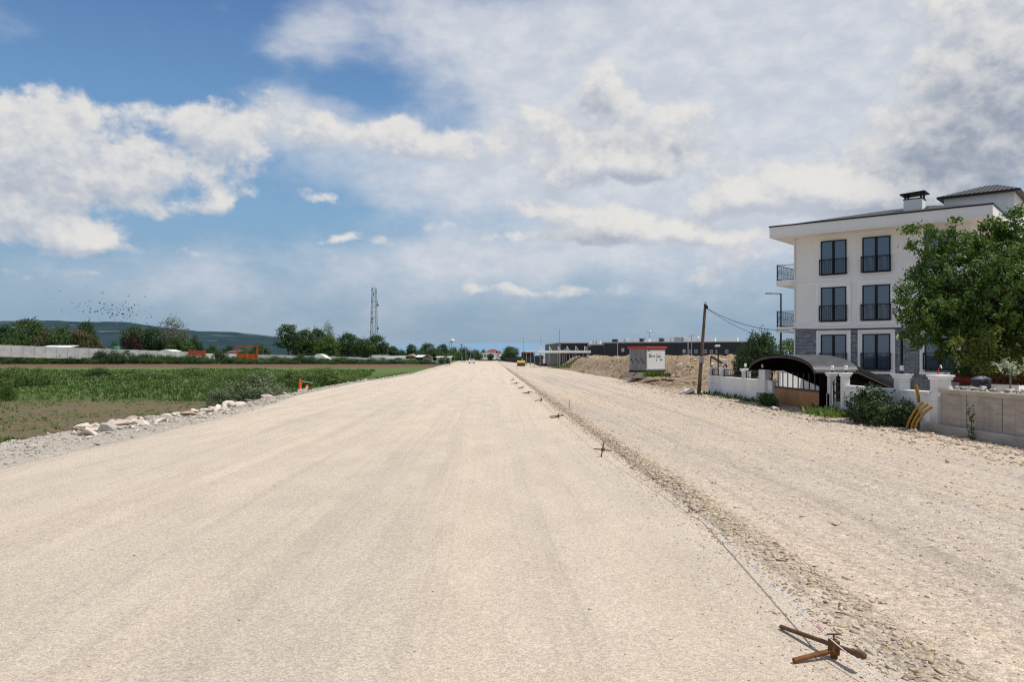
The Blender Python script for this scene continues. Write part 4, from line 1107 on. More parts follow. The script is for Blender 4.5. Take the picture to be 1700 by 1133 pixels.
def limb_mesh(name, h0, tips, r0, mat, seed, fork=.35, wig=.12):
    r_ = np.random.default_rng(seed); m_ = MB()
    top = max(t[2] for t in tips); hz_ = h0
    trunk = [(0, 0, -.2), (r0*.3, 0, hz_*.5), (0, r0*.3, hz_), (r0*.4, 0, hz_+(top-hz_)*.35)]
    m_.path(trunk, [r0*1.3, r0, r0*.85, r0*.55], 8)
    for t in tips:
        b = np.array([0, 0, hz_*r_.uniform(.75, 1.15)+(top-hz_)*r_.uniform(0, .3)])
        t = np.array(t); mid = b*.5+t*.5+r_.normal(size=3)*wig*np.linalg.norm(t-b)*.6+np.array([0, 0, .08*np.linalg.norm(t-b)])
        m_.path([b, b*.7+mid*.3, mid, t], [r0*.42, r0*.34, r0*.22, r0*.06], 5)
    return m_.mesh(name, mat)
# archetypes (unit ~ real metres for a 9 m tree)
TA = {}
def arche(key, lobes, ncl, per, leaf, spread, h0, ntip, r0, seed, fill=.55, bark='bark'):
    me, c = crown_mesh('crown', lobes, ncl, per, leaf, spread, seed, fill=fill)
    r_ = np.random.default_rng(seed+1); tips = [tuple(c[i]*.96) for i in r_.choice(len(c), ntip, replace=False)]
    TA[key] = (limb_mesh('trunk', h0, tips, r0, M[bark], seed), me)
arche('round', [(0, 0, 5.6, 3.6, 3.6, 3.0), (-2.2, .4, 4.2, 2.3, 2.3, 2.0), (2.3, -.4, 4.4, 2.2, 2.2, 2.0), (.6, .3, 7.6, 2.0, 2.0, 1.5), (0, 0, 2.3, 3.3, 3.3, 2.2)], 430, 14, .30, .42, 1.8, 26, .24, 401)
arche('low', [(0, 0, 2.6, 3.8, 3.4, 2.4), (-2.7, 0, 1.8, 2.2, 2.2, 1.7), (2.8, .3, 1.7, 2.2, 2.2, 1.6), (.8, 0, 4.4, 2.0, 2, 1.4)], 330, 14, .28, .42, .5, 18, .2, 402, .45)
arche('tall', [(0, 0, 6.2, 2.2, 2.2, 3.4), (-1.4, 0, 4.4, 1.7, 1.7, 2.2), (1.3, .3, 4.9, 1.7, 1.7, 2.3), (.2, 0, 9.0, 1.1, 1.1, 1.6), (0, 0, 2.2, 2.2, 2.2, 2.0)], 330, 14, .28, .36, 1.6, 22, .2, 403)
arche('open', [(-1.6, 0, 6.4, 2.0, 2.0, 1.7), (1.5, .2, 7.3, 2.1, 2.1, 1.8), (0, 0, 8.9, 1.5, 1.5, 1.1), (-2.9, 0, 4.4, 1.5, 1.5, 1.3), (2.9, 0, 5.0, 1.6, 1.6, 1.4), (.3, .3, 5.2, 1.4, 1.4, 1.2)], 230, 14, .27, .34, 2.4, 34, .26, 404)
arche('airy', [(0, 0, 6.3, 3.0, 3.0, 2.6), (-1.5, 0, 4.6, 2.2, 2.2, 1.8), (1.7, 0, 4.4, 2.2, 2.2, 1.8)], 210, 11, .22, .45, 1.4, 60, .2, 405, .5, 'barkpale')
arche('spread', [(-2.6, 0, 4.3, 2.4, 2.4, 1.9), (2.4, .3, 4.0, 2.6, 2.4, 1.8), (0, 0, 5.4, 2.6, 2.6, 1.7), (-.8, .2, 3.0, 3.2, 2.6, 1.7), (.6, 0, 1.6, 3.6, 2.8, 1.6)], 430, 14, .28, .42, 1.2, 24, .22, 406)
def tree(kind, leafk, px, base_d, top_py, width_px, label, group=None, z0=None, name='tree', rz=None):
    """tree standing at depth base_d in the bearing px; its top and width measured from the photo"""
    x, y = W(px, base_d)
    z0 = float(z_field(x, y)) if z0 is None else z0
    h = Z(top_py, base_d)-z0
    H0 = {'round': 9.3, 'low': 5.9, 'tall': 10.8, 'open': 10.2, 'airy': 9.1, 'spread': 7.3}[kind]; W0 = {'round': 8.6, 'low': 9.6, 'tall': 5.8, 'open': 8.6, 'airy': 7.4, 'spread': 10.0}[kind]
    wd = width_px/F*base_d
    t_ = thing(name, label, 'tree', (x, y, z0), random.uniform(0, 6.28) if rz is None else rz, group)
    t_.scale = (wd/W0, wd/W0, h/H0)
    tm, cm = TA[kind]
    link('trunk', tm, t_)
    c = link('crown', cm, t_); c.material_slots[0].link = 'OBJECT'; c.material_slots[0].material = LM[leafk]
    return t_
# bushes share a few meshes
BU = []
for i in range(4):
    lob = [(0, 0, .55, .85, .8, .55), (-.6, .1, .42, .5, .5, .42), (.6, -.1, .45, .5, .5, .45), (.15, .2, .95, .38, .38, .30)] if i % 2 else [(0, 0, .5, .95, .9, .52), (-.35, 0, .8, .45, .45, .35), (.5, .1, .66, .5, .45, .4)]
    BU.append(crown_mesh('bush', lob, 260, 16, .052, .085, 450+i, fill=.35)[0])
def bush(px, d, top_py, width_px, leafk, label, group=None, z0=None, i=None, sx=1.0):
    x, y = W(px, d); z0 = float(z_field(x, y)) if z0 is None else z0
    h = Z(top_py, d)-z0; wd = width_px/F*d
    o = link('bush', BU[random.randrange(4) if i is None else i], None, (x, y, z0-.03), random.uniform(0, 6.28))
    o.scale = (wd/2.0, wd/2.0*sx, max(h, .2)/1.08)
    o.material_slots[0].link = 'OBJECT'; o.material_slots[0].material = LM[leafk]
    return tag(o, label, 'bush', group)

# ---- tree line, left to right
tree('tall', 'dark', 8, 260, 537, 40, 'dark tree at the far left edge of the tree line')
tree('low', 'mid', 28, 235, 548, 62, 'low green tree in front of the far left tree line')
tree('round', 'mid', 46, 250, 527, 60, 'tall rounded green tree near the left edge of the tree line')
tree('low', 'olive', 78, 240, 545, 62, 'wide olive green tree behind the white shed roof')
tree('low', 'mid', 104, 238, 539, 60, 'broad yellowish green tree right of the tall rounded tree')
tree('round', 'olive', 130, 240, 546, 50, 'olive brown bushy tree in the left tree line')
tree('round', 'dark', 142, 255, 532, 34, 'dark round topped tree behind the olive brown tree')
tree('low', 'olive', 152, 232, 557, 44, 'low brownish tree at the right end of the left tree group')
tree('low', 'mid', 189, 300, 567, 26, 'small far green tree above the teal roof')
tree('round', 'mid', 222, 250, 541, 48, 'green tree behind the dark red leaved tree')
tree('low', 'purple', 219, 232, 552, 36, 'dark red leaved round tree in the left tree line')
tree('round', 'dark', 256, 245, 543, 50, 'green tree left of the tall pale tree')
tree('airy', 'pale', 288, 240, 525, 58, 'tall tree with sparse pale grey crown')
tree('low', 'mid', 300, 235, 556, 54, 'low green tree under the pale crowned tree')
tree('low', 'dark', 324, 250, 556, 30, 'small dark tree right of the pale crowned tree')
for px, top, wd, lf, lb in ((352, 572, 30, 'mid', 'low distant green tree left of the orange gate'), (380, 573, 30, 'dark', 'low distant dark tree behind the red roof'), (432, 570, 36, 'mid', 'low distant green tree right of the orange gate'), (404, 575, 26, 'bright', 'low distant bright tree behind the orange gate')):
    tree('low', lf, px, 330, top, wd, lb)
tree('open', 'dark', 479, 215, 536, 66, 'tall open crowned tree with visible limbs above the hedge')
tree('round', 'mid', 506, 225, 546, 50, 'rounded mid green tree right of the tall open crowned tree')
tree('round', 'dark', 527, 235, 544, 40, 'dark tree in the middle of the central tree group')
tree('airy', 'pale', 544, 250, 534, 26, 'thin pale crowned tree rising behind the central tree group')
tree('round', 'bright', 546, 222, 556, 46, 'lighter green tree in the central tree group')
tree('round', 'dark', 578, 228, 552, 52, 'dark dense tree left of the lattice mast')
tree('spread', 'mid', 604, 222, 561, 46, 'mid green tree in front of the lattice mast')
tree('round', 'dark', 626, 240, 555, 40, 'dark tree at the foot of the lattice mast')
tree('spread', 'dark', 648, 245, 574, 40, 'low dark tree right of the lattice mast')
tree('low', 'mid', 666, 300, 580, 26, 'small far tree right of the low dark tree')
tree('round', 'dark', 683, 280, 571, 22, 'small dark round tree above the brown roofed shed')
tree('round', 'mid', 711, 290, 569, 30, 'rounded green tree with the highest crown of the far row')
tree('round', 'dark', 735, 300, 571, 24, 'dark round tree near the white water tank')
tree('low', 'mid', 696, 285, 580, 36, 'low green tree in the far row above the brown sheds')
tree('low', 'mid', 726, 285, 579, 36, 'low green tree in the far row above the white shed')
tree('low', 'bright', 752, 300, 576, 34, 'light green tree under the white water tank')
tree('low', 'dark', 772, 310, 576, 34, 'dark green tree by the thin poles of the far road')
tree('low', 'mid', 788, 330, 580, 26, 'green tree at the right end of the far row')
tree('low', 'mid', 744, 292, 586, 40, 'low bushy green tree beside the white shed wall')
tree('low', 'dark', 764, 296, 588, 34, 'low bushy dark tree at the road side beyond the white shed')
tree('low', 'dark', 802, 560, 580, 14, 'small dark tree left of the red roofed house', z0=0)
tree('round', 'dark', 814, 430, 587, 10, 'small dark tree in front of the white far house', z0=0)
tree('round', 'mid', 848, 400, 575, 32, 'large green tree right of the far end of the road', z0=0)
tree('low', 'dark', 836, 420, 586, 14, 'small dark tree behind the white truck', z0=0)
tree('spread', 'dark', 1263, 72, 548, 76, 'dense dark green tree left of the apartment block', z0=-.35)
tree('round', 'bright', 1312, 84, 560, 60, 'bright green tree behind the left corner of the apartment block', z0=-.35)
tree('low', 'dark', 1232, 76, 573, 44, 'low dark green tree behind the railed white wall', z0=-.35)

# ---- hedge and bushes beyond the field
hb = [(8, 586, 40, 'scrub'), (36, 588, 34, 'mid'), (62, 590, 34, 'bright'), (84, 588, 26, 'scrub'), (107, 584, 34, 'dark'), (132, 590, 30, 'mid'), (150, 592, 28, 'scrub'), (168, 583, 24, 'dark'), (190, 584, 34, 'dark'), (212, 584, 26, 'dark'), (232, 590, 30, 'mid'), (252, 588, 34, 'scrub'), (276, 590, 30, 'scrub'), (296, 592, 28, 'dark'), (318, 590, 30, 'scrub'), (340, 592, 28, 'mid'), (366, 584, 26, 'dark'), (386, 592, 26, 'scrub'), (408, 595, 30, 'mid'), (432, 595, 30, 'scrub'), (455, 592, 28, 'scrub'), (478, 594, 30, 'mid'), (500, 590, 26, 'dark'), (518, 593, 30, 'scrub'), (542, 595, 30, 'mid'), (566, 593, 30, 'scrub'), (590, 596, 30, 'mid'), (614, 596, 30, 'mid'), (638, 596, 30, 'scrub'), (660, 595, 26, 'scrub'), (684, 596, 30, 'bright'), (708, 597, 28, 'mid')]
nm_ = {'scrub': 'green', 'mid': 'mid green', 'bright': 'light green', 'dark': 'dark green'}
for i, (px, py, wd, lf) in enumerate(hb):
    bush(px, 188+random.uniform(-1.5, 1.5), py, wd*1.25, lf, '%s bush in the hedge row at the far side of the field' % nm_[lf], '%s bushes of the far hedge' % nm_[lf])
    bush(px+11, 186+random.uniform(-1, 1), max(py+5, 594), wd*1.1, random.choice(['scrub', 'mid', 'scrub', 'bright']) if False else lf, '%s bush in the hedge row at the far side of the field' % nm_[lf], '%s bushes of the far hedge' % nm_[lf])
bush(738, 182, 592, 24, 'dark', 'dark round bush at the right end of the hedge beside the road', None)
# ---- bushes in the field
bush(416, 52, 626, 132, 'thistle', 'large grey green weedy bush at the edge of the road shoulder', i=1)
bush(368, 51, 648, 60, 'thistle', 'low grey green weed clump left of the large weedy bush', i=0)
bush(454, 56, 640, 66, 'thistle', 'grey green weed clump right of the large weedy bush', i=2)
bush(480, 62, 652, 46, 'weed', 'green weed clump left of the orange post', i=3)
for px, d, py, wd, lf, lb in ((495, 76, 614, 58, 'weed', 'dark green bush behind the orange post'), (536, 80, 611, 64, 'weed', 'dark green bush at the right end of the weed bank'), (560, 79, 622, 48, 'weed', 'low green bush right of the dark weed bank'), (588, 84, 625, 46, 'weed', 'small dark bush alone by the pale road edge'), (450, 84, 616, 60, 'weed', 'dark green bush in the weed bank left of the orange post'), (400, 88, 618, 60, 'weed', 'green bush in the middle of the weed bank'),
    (14, 74, 610, 52, 'weed', 'dark bush at the left edge of the field'), (62, 76, 614, 44, 'weed', 'dark green bush second from the left edge of the field'), (166, 92, 611, 52, 'scrub', 'dark leafy clump at the back of the weed bank'), (320, 95, 612, 46, 'weed', 'dark clump at the back centre of the weed bank'), (12, 58, 640, 34, 'bright', 'bright low bush at the left edge of the weed bank'), (250, 90, 616, 70, 'weed', 'green weed clump in the left half of the weed bank')):
    bush(px, d, py, wd*1.15, lf, lb)
# ---- weeds of the field (nobody could count them)
def blades(name, P_, S, leafk, per, label, cat, tall=1.0):
    r_ = np.random.default_rng(abs(hash(name)) % 1000 if False else len(name)*13)
    n = len(P_)*per; c = np.repeat(P_, per, 0); s = np.repeat(S, per)*r_.uniform(.5, 1.2, n)
    a = r_.uniform(0, 2*np.pi, n); t = r_.uniform(.15, 1.0, n)
    d = np.stack([np.cos(a)*t, np.sin(a)*t, np.ones(n)*tall], 1); d /= np.linalg.norm(d, axis=1)[:, None]
    base = c+np.stack([np.cos(a), np.sin(a), 0*a], 1)*(s*r_.uniform(0, .7, n))[:, None]
    sd = np.stack([-np.sin(a), np.cos(a), 0*a], 1)*(s*.17)[:, None]
    tip = base+d*s[:, None]; mid = base*.5+tip*.5+np.array([0, 0, 1])*(s*.08)[:, None]
    V = np.stack([base, mid+sd, tip, mid-sd], 1).reshape(-1, 3)
    return tag(link(name, np_mesh(name, V, quads(V), LM[leafk])), label, cat, kind='stuff')
n = 34000
yy = 56+rng.random(n)**.9*66; xx = -15.6-rng.random(n)*(yy*.66-11)
dens = fbm(xx*.10, yy*.10, 71, 3)*2
edge = sst(56, 68, yy+dens*9)
kp = (rng.random(n) < edge*(.55+.9*dens+.2)) & (xx < interp(yy, XT)-.5-sst(85, 120, yy)*6)
xx, yy, dn = xx[kp], yy[kp], dens[kp]
blades('weed_bank', np.stack([xx, yy, z_field(xx, yy)-.03], 1), (.22+.42*np.clip(dn+.4, 0, 1))*(.7+.6*rng.random(len(xx))), 'weed', 7, 'rank green weeds growing in a broad band across the field', 'weeds')
n = 9000
yy = 20+rng.random(n)*44; xx = -14.8-rng.random(n)*(yy*.66-6)
dens = fbm(xx*.22, yy*.22, 73, 3)*2
kp = (rng.random(n) < np.clip(dens*1.1+.16+.5*sst(46, 62, yy), 0.02, 1)) & (xx < interp(yy, XT)-.3)
xx, yy = xx[kp], yy[kp]
blades('soil_sprouts', np.stack([xx, yy, z_field(xx, yy)-.02], 1), (.06+.11*rng.random(len(xx))), 'weed', 6, 'small green sprouts scattered over the bare brown soil', 'sprouts')
n = 500
px_ = rng.uniform(-30, 34, n); dd = rng.uniform(25.5, 28.5, n)
xy = np.array([W(a, b_) for a, b_ in zip(px_, dd)])
blades('corner_weeds', np.stack([xy[:, 0], xy[:, 1], z_field(xy[:, 0], xy[:, 1])], 1), .22+.2*rng.random(n), 'weed', 6, 'green weeds at the left edge below the road shoulder', 'weeds')
n = 900
yy = rng.uniform(30, 110, n); xx = interp(yy, XT)-rng.random(n)**2*1.6+.5
blades('shoulder_grass', np.stack([xx, yy, z_field(xx, yy)], 1), .14+.2*rng.random(n), 'weed', 6, 'thin grass along the foot of the road shoulder', 'grass')

# ---- the near tree behind the wall
TD = 29.5; tx, ty = W(1604, TD); tz = GB+ze-.06
nt_ = thing('tree', 'large dense leafy tree behind the retaining wall beside the apartment block', 'tree', (tx, ty, tz), -YAW)
lob = []
for (px, py, r, dy) in [(1520, 515, 40, -.4), (1505, 490, 24, -.2), (1540, 545, 34, .3), (1575, 455, 55, 0), (1628, 500, 90, 0), (1545, 455, 34, .3), (1690, 440, 80, .4), (1556, 405, 26, 0), (1600, 410, 34, .2), (1640, 400, 34, -.3), (1508, 383, 11, 0), (1519, 404, 13, 0), (1546, 380, 11, 0), (1588, 362, 8, 0), (1590, 385, 14, 0), (1632, 372, 12, 0), (1690, 372, 32, 0), (1665, 385, 22, .2), (1615, 572, 62, 0), (1690, 570, 75, .2), (1760, 460, 110, .3), (1770, 560, 90, .2), (1560, 520, 45, -.5), (1660, 480, 70, -1.2), (1600, 520, 60, 1.2), (1672, 520, 80, 1.0)]:
    q = TD/F*r; lob.append(((px-1604)/F*TD, dy, Z(py, TD)-tz, q, max(q*.9, .2), q*.92))
V, c, d = crown_verts(lob, 1900, 30, .085, .105, 500, fill=.64)
cr_ = link('crown', np_mesh('crown', V, quads(V), LM['plane']), nt_)
r_ = np.random.default_rng(3); tips = [tuple(c[i]*.98) for i in r_.choice(len(c), 70, replace=False)]
link('trunk', limb_mesh('trunk', 1.9, tips, .20, M['bark'], 501), nt_)
lob = []
for (px, py, r) in [(1545, 573, 9), (1560, 570, 14), (1556, 594, 12), (1570, 592, 14), (1583, 605, 12), (1595, 580, 20), (1610, 608, 20), (1640, 600, 24), (1660, 580, 26), (1630, 618, 14), (1600, 560, 18), (1685, 560, 18)]:
    q = TD/F*r; lob.append(((px-1604)/F*TD, -1.6, Z(py, TD)-tz, q, q*1.2, q*.9))
V, c, d = crown_verts(lob, 190, 18, .075, .11, 510, fill=.4)
link('sprouting_foliage', np_mesh('sprouting_foliage', V, quads(V), LM['sprout']), nt_)['label'] = 'yellow green young shoots on the lower left of the crown'
# sapling with pale leaves
sxp, syp = W(1677, 25.5); zb = GB+ze-.06
sp_ = thing('sapling', 'thin sapling with pale drooping leaves behind the grey retaining wall', 'sapling', (sxp, syp, zb))
m_ = MB(); m_.path([(0, 0, -.05), (.01, 0, .4), (-.015, 0, .75)], [.03, .026, .018], 6); m_.build('trunk', M['barkpale'], sp_)
V, c, d = crown_verts([(-.1, 0, .82, .5, .4, .16), (.25, 0, .75, .35, .3, .14)], 22, 8, .10, .08, 515)
link('crown', np_mesh('crown', V, quads(V), LM['sapling']), sp_)
# bushes at the wall foot
def nbush(name, px, X, y_, w_, dpt, h, leafk, label, seed, leaf=.07, ncl=330, per=13):
    lob = [(0, 0, h*.45, dpt, w_, h*.46), (0, w_*.45, h*.4, dpt*.8, w_*.6, h*.42), (.0, -w_*.4, h*.36, dpt*.8, w_*.62, h*.38), (0, w_*.1, h*.76, dpt*.6, w_*.5, h*.26)]
    V, c, d = crown_verts(lob, ncl, per, leaf, .085, seed, fill=.45)
    t_ = thing(name, label, 'bush', (X, y_, GB))
    link('foliage', np_mesh('foliage', V, quads(V), LM[leafk]), t_)
    link('stem', limb_mesh('stem', .15, [tuple(c[i]) for i in range(0, ncl, ncl//14)], .03, M['bark'], seed), t_)
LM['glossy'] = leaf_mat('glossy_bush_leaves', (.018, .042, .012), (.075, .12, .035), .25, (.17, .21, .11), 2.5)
nbush('bush', 0, WX-.8, yw(1452, WX-.7), 1.4, .7, 1.52, 'glossy', 'large glossy green bush against the white wall right of the gate', 520)
nbush('bush', 0, WX-.2, yw(1503, WX-.2), .62, .34, 1.12, 'glossy', 'smaller glossy bush between the large bush and the yellow hoses', 521, ncl=150)
nbush('bush', 0, WX-.75, yw(1276, WX-.7), .9, .35, .75, 'scrub', 'low dark weed clump at the grey plinth left of the ramp', 522, ncl=110)
def grass_patch(name, pxs, X, n, s, leafk, label):
    yy_ = np.array([yw(p, X) for p in rng.uniform(pxs[0], pxs[1], n)]); xx_ = X+rng.normal(0, .3, n)
    blades(name, np.stack([xx_, yy_, np.full(n, GB+.02)], 1), s*(.6+.8*rng.random(n)), leafk, 6, label, 'grass')
grass_patch('gate_grass', (1350, 1404), WX-.45, 130, .34, 'weed', 'green grass tufts at the foot of the gate pillars')
grass_patch('wall_foot_grass', (1180, 1262), WX-.35, 60, .28, 'scrub', 'sparse weeds along the foot of the railed white wall')
# thin weed in front of the concrete wall
wy = yw(1612, WX-.25)
wd_ = thing('weed_plant', 'thin leafy weed growing in front of the concrete footing', 'weed', (WX-.25, wy, GB))
m_ = MB(); st_ = [(0, 0, 0), (.02, .03, .4), (.0, -.05, .8), (.03, -.12, 1.1)]; m_.path(st_, [.014, .012, .009, .005], 5); m_.path([(0, 0, 0), (0, .15, .3), (0, .2, .55)], [.012, .009, .005], 5); m_.build('stem', M['bark'], wd_)
cc_ = np.array([(.02, .02+.12*math.sin(i*2.3)*(1-i/16), .08+i*.066) for i in range(16)]); V = leaves(cc_, unit(16, rng)*.2, 5, .06, .065, rng)
link('foliage', np_mesh('foliage', V, quads(V), LM['scrub']), wd_)
# ------------------------------------------------------------------ yards beyond the field
def precast():
    m, nt = new_mat('precast_panel_concrete'); k = N(nt); p = k.obj()
    s = nt.nodes.new('ShaderNodeSeparateXYZ'); nt.links.new(p, s.inputs[0])
    n = k.noise(p, .6, 5, .65)
    c = k.mix(k.ramp(n, .3, .7), (.40, .40, .39, 1), (.56, .555, .54, 1))
    f = k.ramp(k.math('ABSOLUTE', k.math('SUBTRACT', k.math('FRACT', k.math('MULTIPLY', s.outputs[2], 2.0)), .5)), .44, .5)
    c = k.mix(k.math('MULTIPLY', f, .5), c, (.2, .2, .19, 1))
    k.out(k.bsdf(c, .9)); return m
M['precast'] = precast()
M['rust_roof'] = plain('brown_corrugated_roof', (.15, .06, .045), .7, .3, 1)
M['sand_roof'] = plain('tan_tile_roof', (.45, .33, .24), .8, .2, 1)
M['zinc'] = plain('zinc_sheet', (.50, .51, .52), .5, .15, 1, metal=.2)
M['orange'] = plain('orange_painted_steel', (.52, .10, .02), .6, .2, .8, streak=.3, dirt=(.25, .06, .02))
M['teal'] = plain('teal_sheet_roof', (.05, .17, .15), .6, .2, 1)
M['tarp'] = plain('white_tarpaulin', (.80, .80, .79), .6, .06, 1)
M['redfence'] = plain('red_fence_boards', (.34, .06, .035), .7, .3, 2)
def wallrun(name, px0, d0, py0, px1, d1, py1, label, mat, hgt=2.6, post=2.2, th=.15, cat='wall'):
    a = Vector((*W(px0, d0), Z(py0, d0))); b_ = Vector((*W(px1, d1), Z(py1, d1)))
    dv = (b_-a); ln = math.hypot(dv.x, dv.y); rz = math.atan2(dv.y, dv.x)
    t_ = thing(name, label, cat, (a.x, a.y, 0), rz)
    n = max(1, int(ln/post)); P_ = MB(); Q = MB()
    for i in range(n):
        u0, u1 = ln*i/n, ln*(i+1)/n; zt0 = a.z+(b_.z-a.z)*(i+.5)/n
        P_.bb(u0+.05, u1-.05, -th/2, th/2, zt0-hgt, zt0)
        Q.bb(u0-.09, u0+.09, -th/2-.06, th/2+.06, zt0-hgt, zt0+.06)
    P_.build('panel_row', mat, t_); Q.build('post_row', mat, t_)
    return t_
wallrun('precast_wall', -40, 172, 571.5, 336, 206, 585.5, 'long grey precast concrete panel wall behind the hedge on the left', M['precast'])
wallrun('precast_wall', 338, 206, 587, 393, 208, 588, 'pale rendered wall section left of the orange gate', M['white'], 2.2, 3)
wallrun('precast_wall', 429, 208, 589, 600, 216, 593.5, 'low grey precast wall right of the orange gate', M['precast'], 2.0)
wallrun('precast_wall', 600, 216, 594.5, 690, 222, 596, 'low pale wall under the grey sheet roofs', M['precast'], 1.8)
# wire topping on the wall right of the gate
cable(( *W(429, 208), Z(586.5, 208)), (*W(690, 222), Z(592.5, 222)), .05, 'thin grey rail running along the top of the far wall', .06)
# orange gate
a = W(394, 205); b_ = W(427, 205); gw = math.hypot(b_[0]-a[0], b_[1]-a[1]); z0 = Z(600, 205); ztp = Z(574, 205)-z0
og = thing('yard_gate', 'orange double leaf yard gate under an open orange frame', 'gate', (a[0], a[1], z0), math.atan2(b_[1]-a[1], b_[0]-a[0]))
m_ = MB(); m_.bb(-.15, .18, -.15, .15, 0, ztp); m_.bb(gw-.18, gw+.15, -.15, .15, 0, ztp); m_.bb(-.3, gw+.3, -.2, .2, ztp-.32, ztp); m_.build('gate_frame', M['orange'], og)
for x0, x1 in ((.2, gw/2-.06), (gw/2+.06, gw-.2)):
    m_ = MB(); m_.bb(x0, x1, -.05, .05, .1, ztp*.47); 
    for j in range(5): m_.bb(x0+(x1-x0)*j/4.3, x0+(x1-x0)*j/4.3+.06, -.08, -.05, .1, ztp*.47)
    m_.build('gate_leaf', M['orange'], og)
m_ = MB(); m_.bb(gw/2-.05, gw/2+.05, -.06, .06, .1, ztp*.5); m_.build('centre_post', M['zinc'], og)
# sheds and roofs behind the wall
def shed(px0, px1, d, pyt, pye, matw, matr, label, name='shed', depth=6, gable=False, base_drop=2.5):
    a = W(px0, d); b_ = W(px1, d); ln = math.hypot(b_[0]-a[0], b_[1]-a[1]); zt_, ze_ = Z(pyt, d), Z(pye, d)
    t_ = thing(name, label, 'shed', (a[0], a[1], ze_-base_drop), math.atan2(b_[1]-a[1], b_[0]-a[0]))
    h = base_drop; k_ = zt_-ze_
    m_ = MB(); m_.bb(.15, ln-.15, .15, depth-.15, 0, h); m_.build('wall', matw, t_)
    m_ = MB()
    if gable: m_.prism([(-.2, h+.01), (ln+.2, h+.01), (ln*.55, h+k_), (ln*.45, h+k_)], 'y', -.2, depth+.2)
    else: m_.prism([(-.25, h+.01), (depth, h+k_), (depth, h+k_+.12), (-.25, h+.13)], 'x', -.2, ln+.2)
    m_.build('roof', matr, t_)
    return t_
shed(62, 110, 215, 574, 578.5, M['precast'], M['tarp'], 'low shed with bright white sheet roof behind the long precast wall')
shed(176, 198, 230, 575, 581, M['white'], M['teal'], 'small shed with teal roof behind the precast wall', gable=True)
shed(264, 286, 218, 580.5, 584, M['precast'], M['tarp'], 'low white roofed shed near the right end of the precast wall', gable=True)
shed(374, 392, 216, 582, 587, M['brownmetal'], M['rust_roof'], 'low rust red roofed shed left of the orange gate')
shed(606, 640, 226, 590.5, 594.5, M['precast'], M['zinc'], 'long grey sheet roofed shed right of the lattice mast')
shed(640, 676, 224, 591.5, 595.5, M['precast'], M['zinc'], 'low grey roofed shed beside the brown roofed shed')
shed(673, 690, 222, 588, 593, M['brownmetal'], M['sand_roof'], 'shed with tan domed looking roof and dark brown walls', gable=True)
shed(690, 702, 222, 590.5, 594, M['brownmetal'], M['tarp'], 'narrow shed with sloping white sheet roof')
shed(701, 716, 221, 590, 594, M['precast'], M['rust_roof'], 'pale walled shed with dark brown roof', gable=True)
shed(724, 747.5, 205, 592.6, 594, M['white'], M['white'], 'white box shed at the right end of the yards beside the road')
# red board fence
t_ = wallrun('board_fence', 313, 203, 581.5, 342, 205, 583, 'red vertical board fence at the right end of the precast wall', M['redfence'], 1.4, .5, .06, 'fence')
# white domed polytunnel
a = W(519, 206); b_ = W(548, 206); ln = math.hypot(b_[0]-a[0], b_[1]-a[1]); zb_ = Z(602, 206); hh = Z(587.5, 206)-zb_
pt_ = thing('polytunnel', 'white rounded tarpaulin covered heap behind the hedge', 'polytunnel', (a[0], a[1], zb_), 0)
m_ = MB(); m_.prism([(ln*.5-ln*.5*math.cos(math.pi*i/16), hh*(.55*math.sin(math.pi*i/16)**.6+.45*math.sin(math.pi*min(1, i/11))*(i < 11))*1.0 if i < 16 else 0) for i in range(17)], 'y', 0, 5, sm=False)
m_.build('cover', M['tarp'], pt_)
m_ = MB(); m_.prism([(ln*.78, .1), (ln*.99, .1), (ln*.97, hh*.42), (ln*.84, hh*.5)], 'y', -.04, -.01); m_.build('opening', M['darkgrey'], pt_)
# utility poles of the left side
def wpole(px, d, pyt, label, r=.11, arm=True, group=None, base=None):
    x, y = W(px, d); z0 = float(z_field(x, y)) if base is None else base
    t_ = thing('utility_pole', label, 'utility pole', (x, y, z0), random.uniform(-.3, .3), group); h = Z(pyt, d)-z0
    m_ = MB(); m_.tube((0, 0, -.1), (0, 0, h), r, r*.7, 8); m_.build('shaft', M['wood'] if arm else M['galv'], t_)
    if arm:
        m_ = MB(); m_.bb(-.6, .6, -.05, .05, h-.5, h-.4)
        for q in (-.5, .5): m_.tube((q, 0, h-.4), (q, 0, h-.22), .04, n=6)
        m_.build('crossarm', M['wood'], t_)
wpole(437, 225, 560, 'dark wooden utility pole left of the tall open crowned tree'); wpole(643.5, 230, 569, 'dark wooden utility pole right of the lattice mast')
wpole(766, 240, 571, 'tall dark wooden pole at the left side of the far road', .12)
for px, d, pyt in ((767.5, 250, 592), (773.5, 262, 580), (781, 300, 577), (793, 330, 587), (754, 246, 590)):
    wpole(px, d, pyt, 'thin pale pole standing beside the left edge of the far road', .08, False, 'thin pale poles left of the far road')
M['mast'] = plain('dull_mast_steel', (.17, .175, .18), .6, .2, 1, metal=.2)
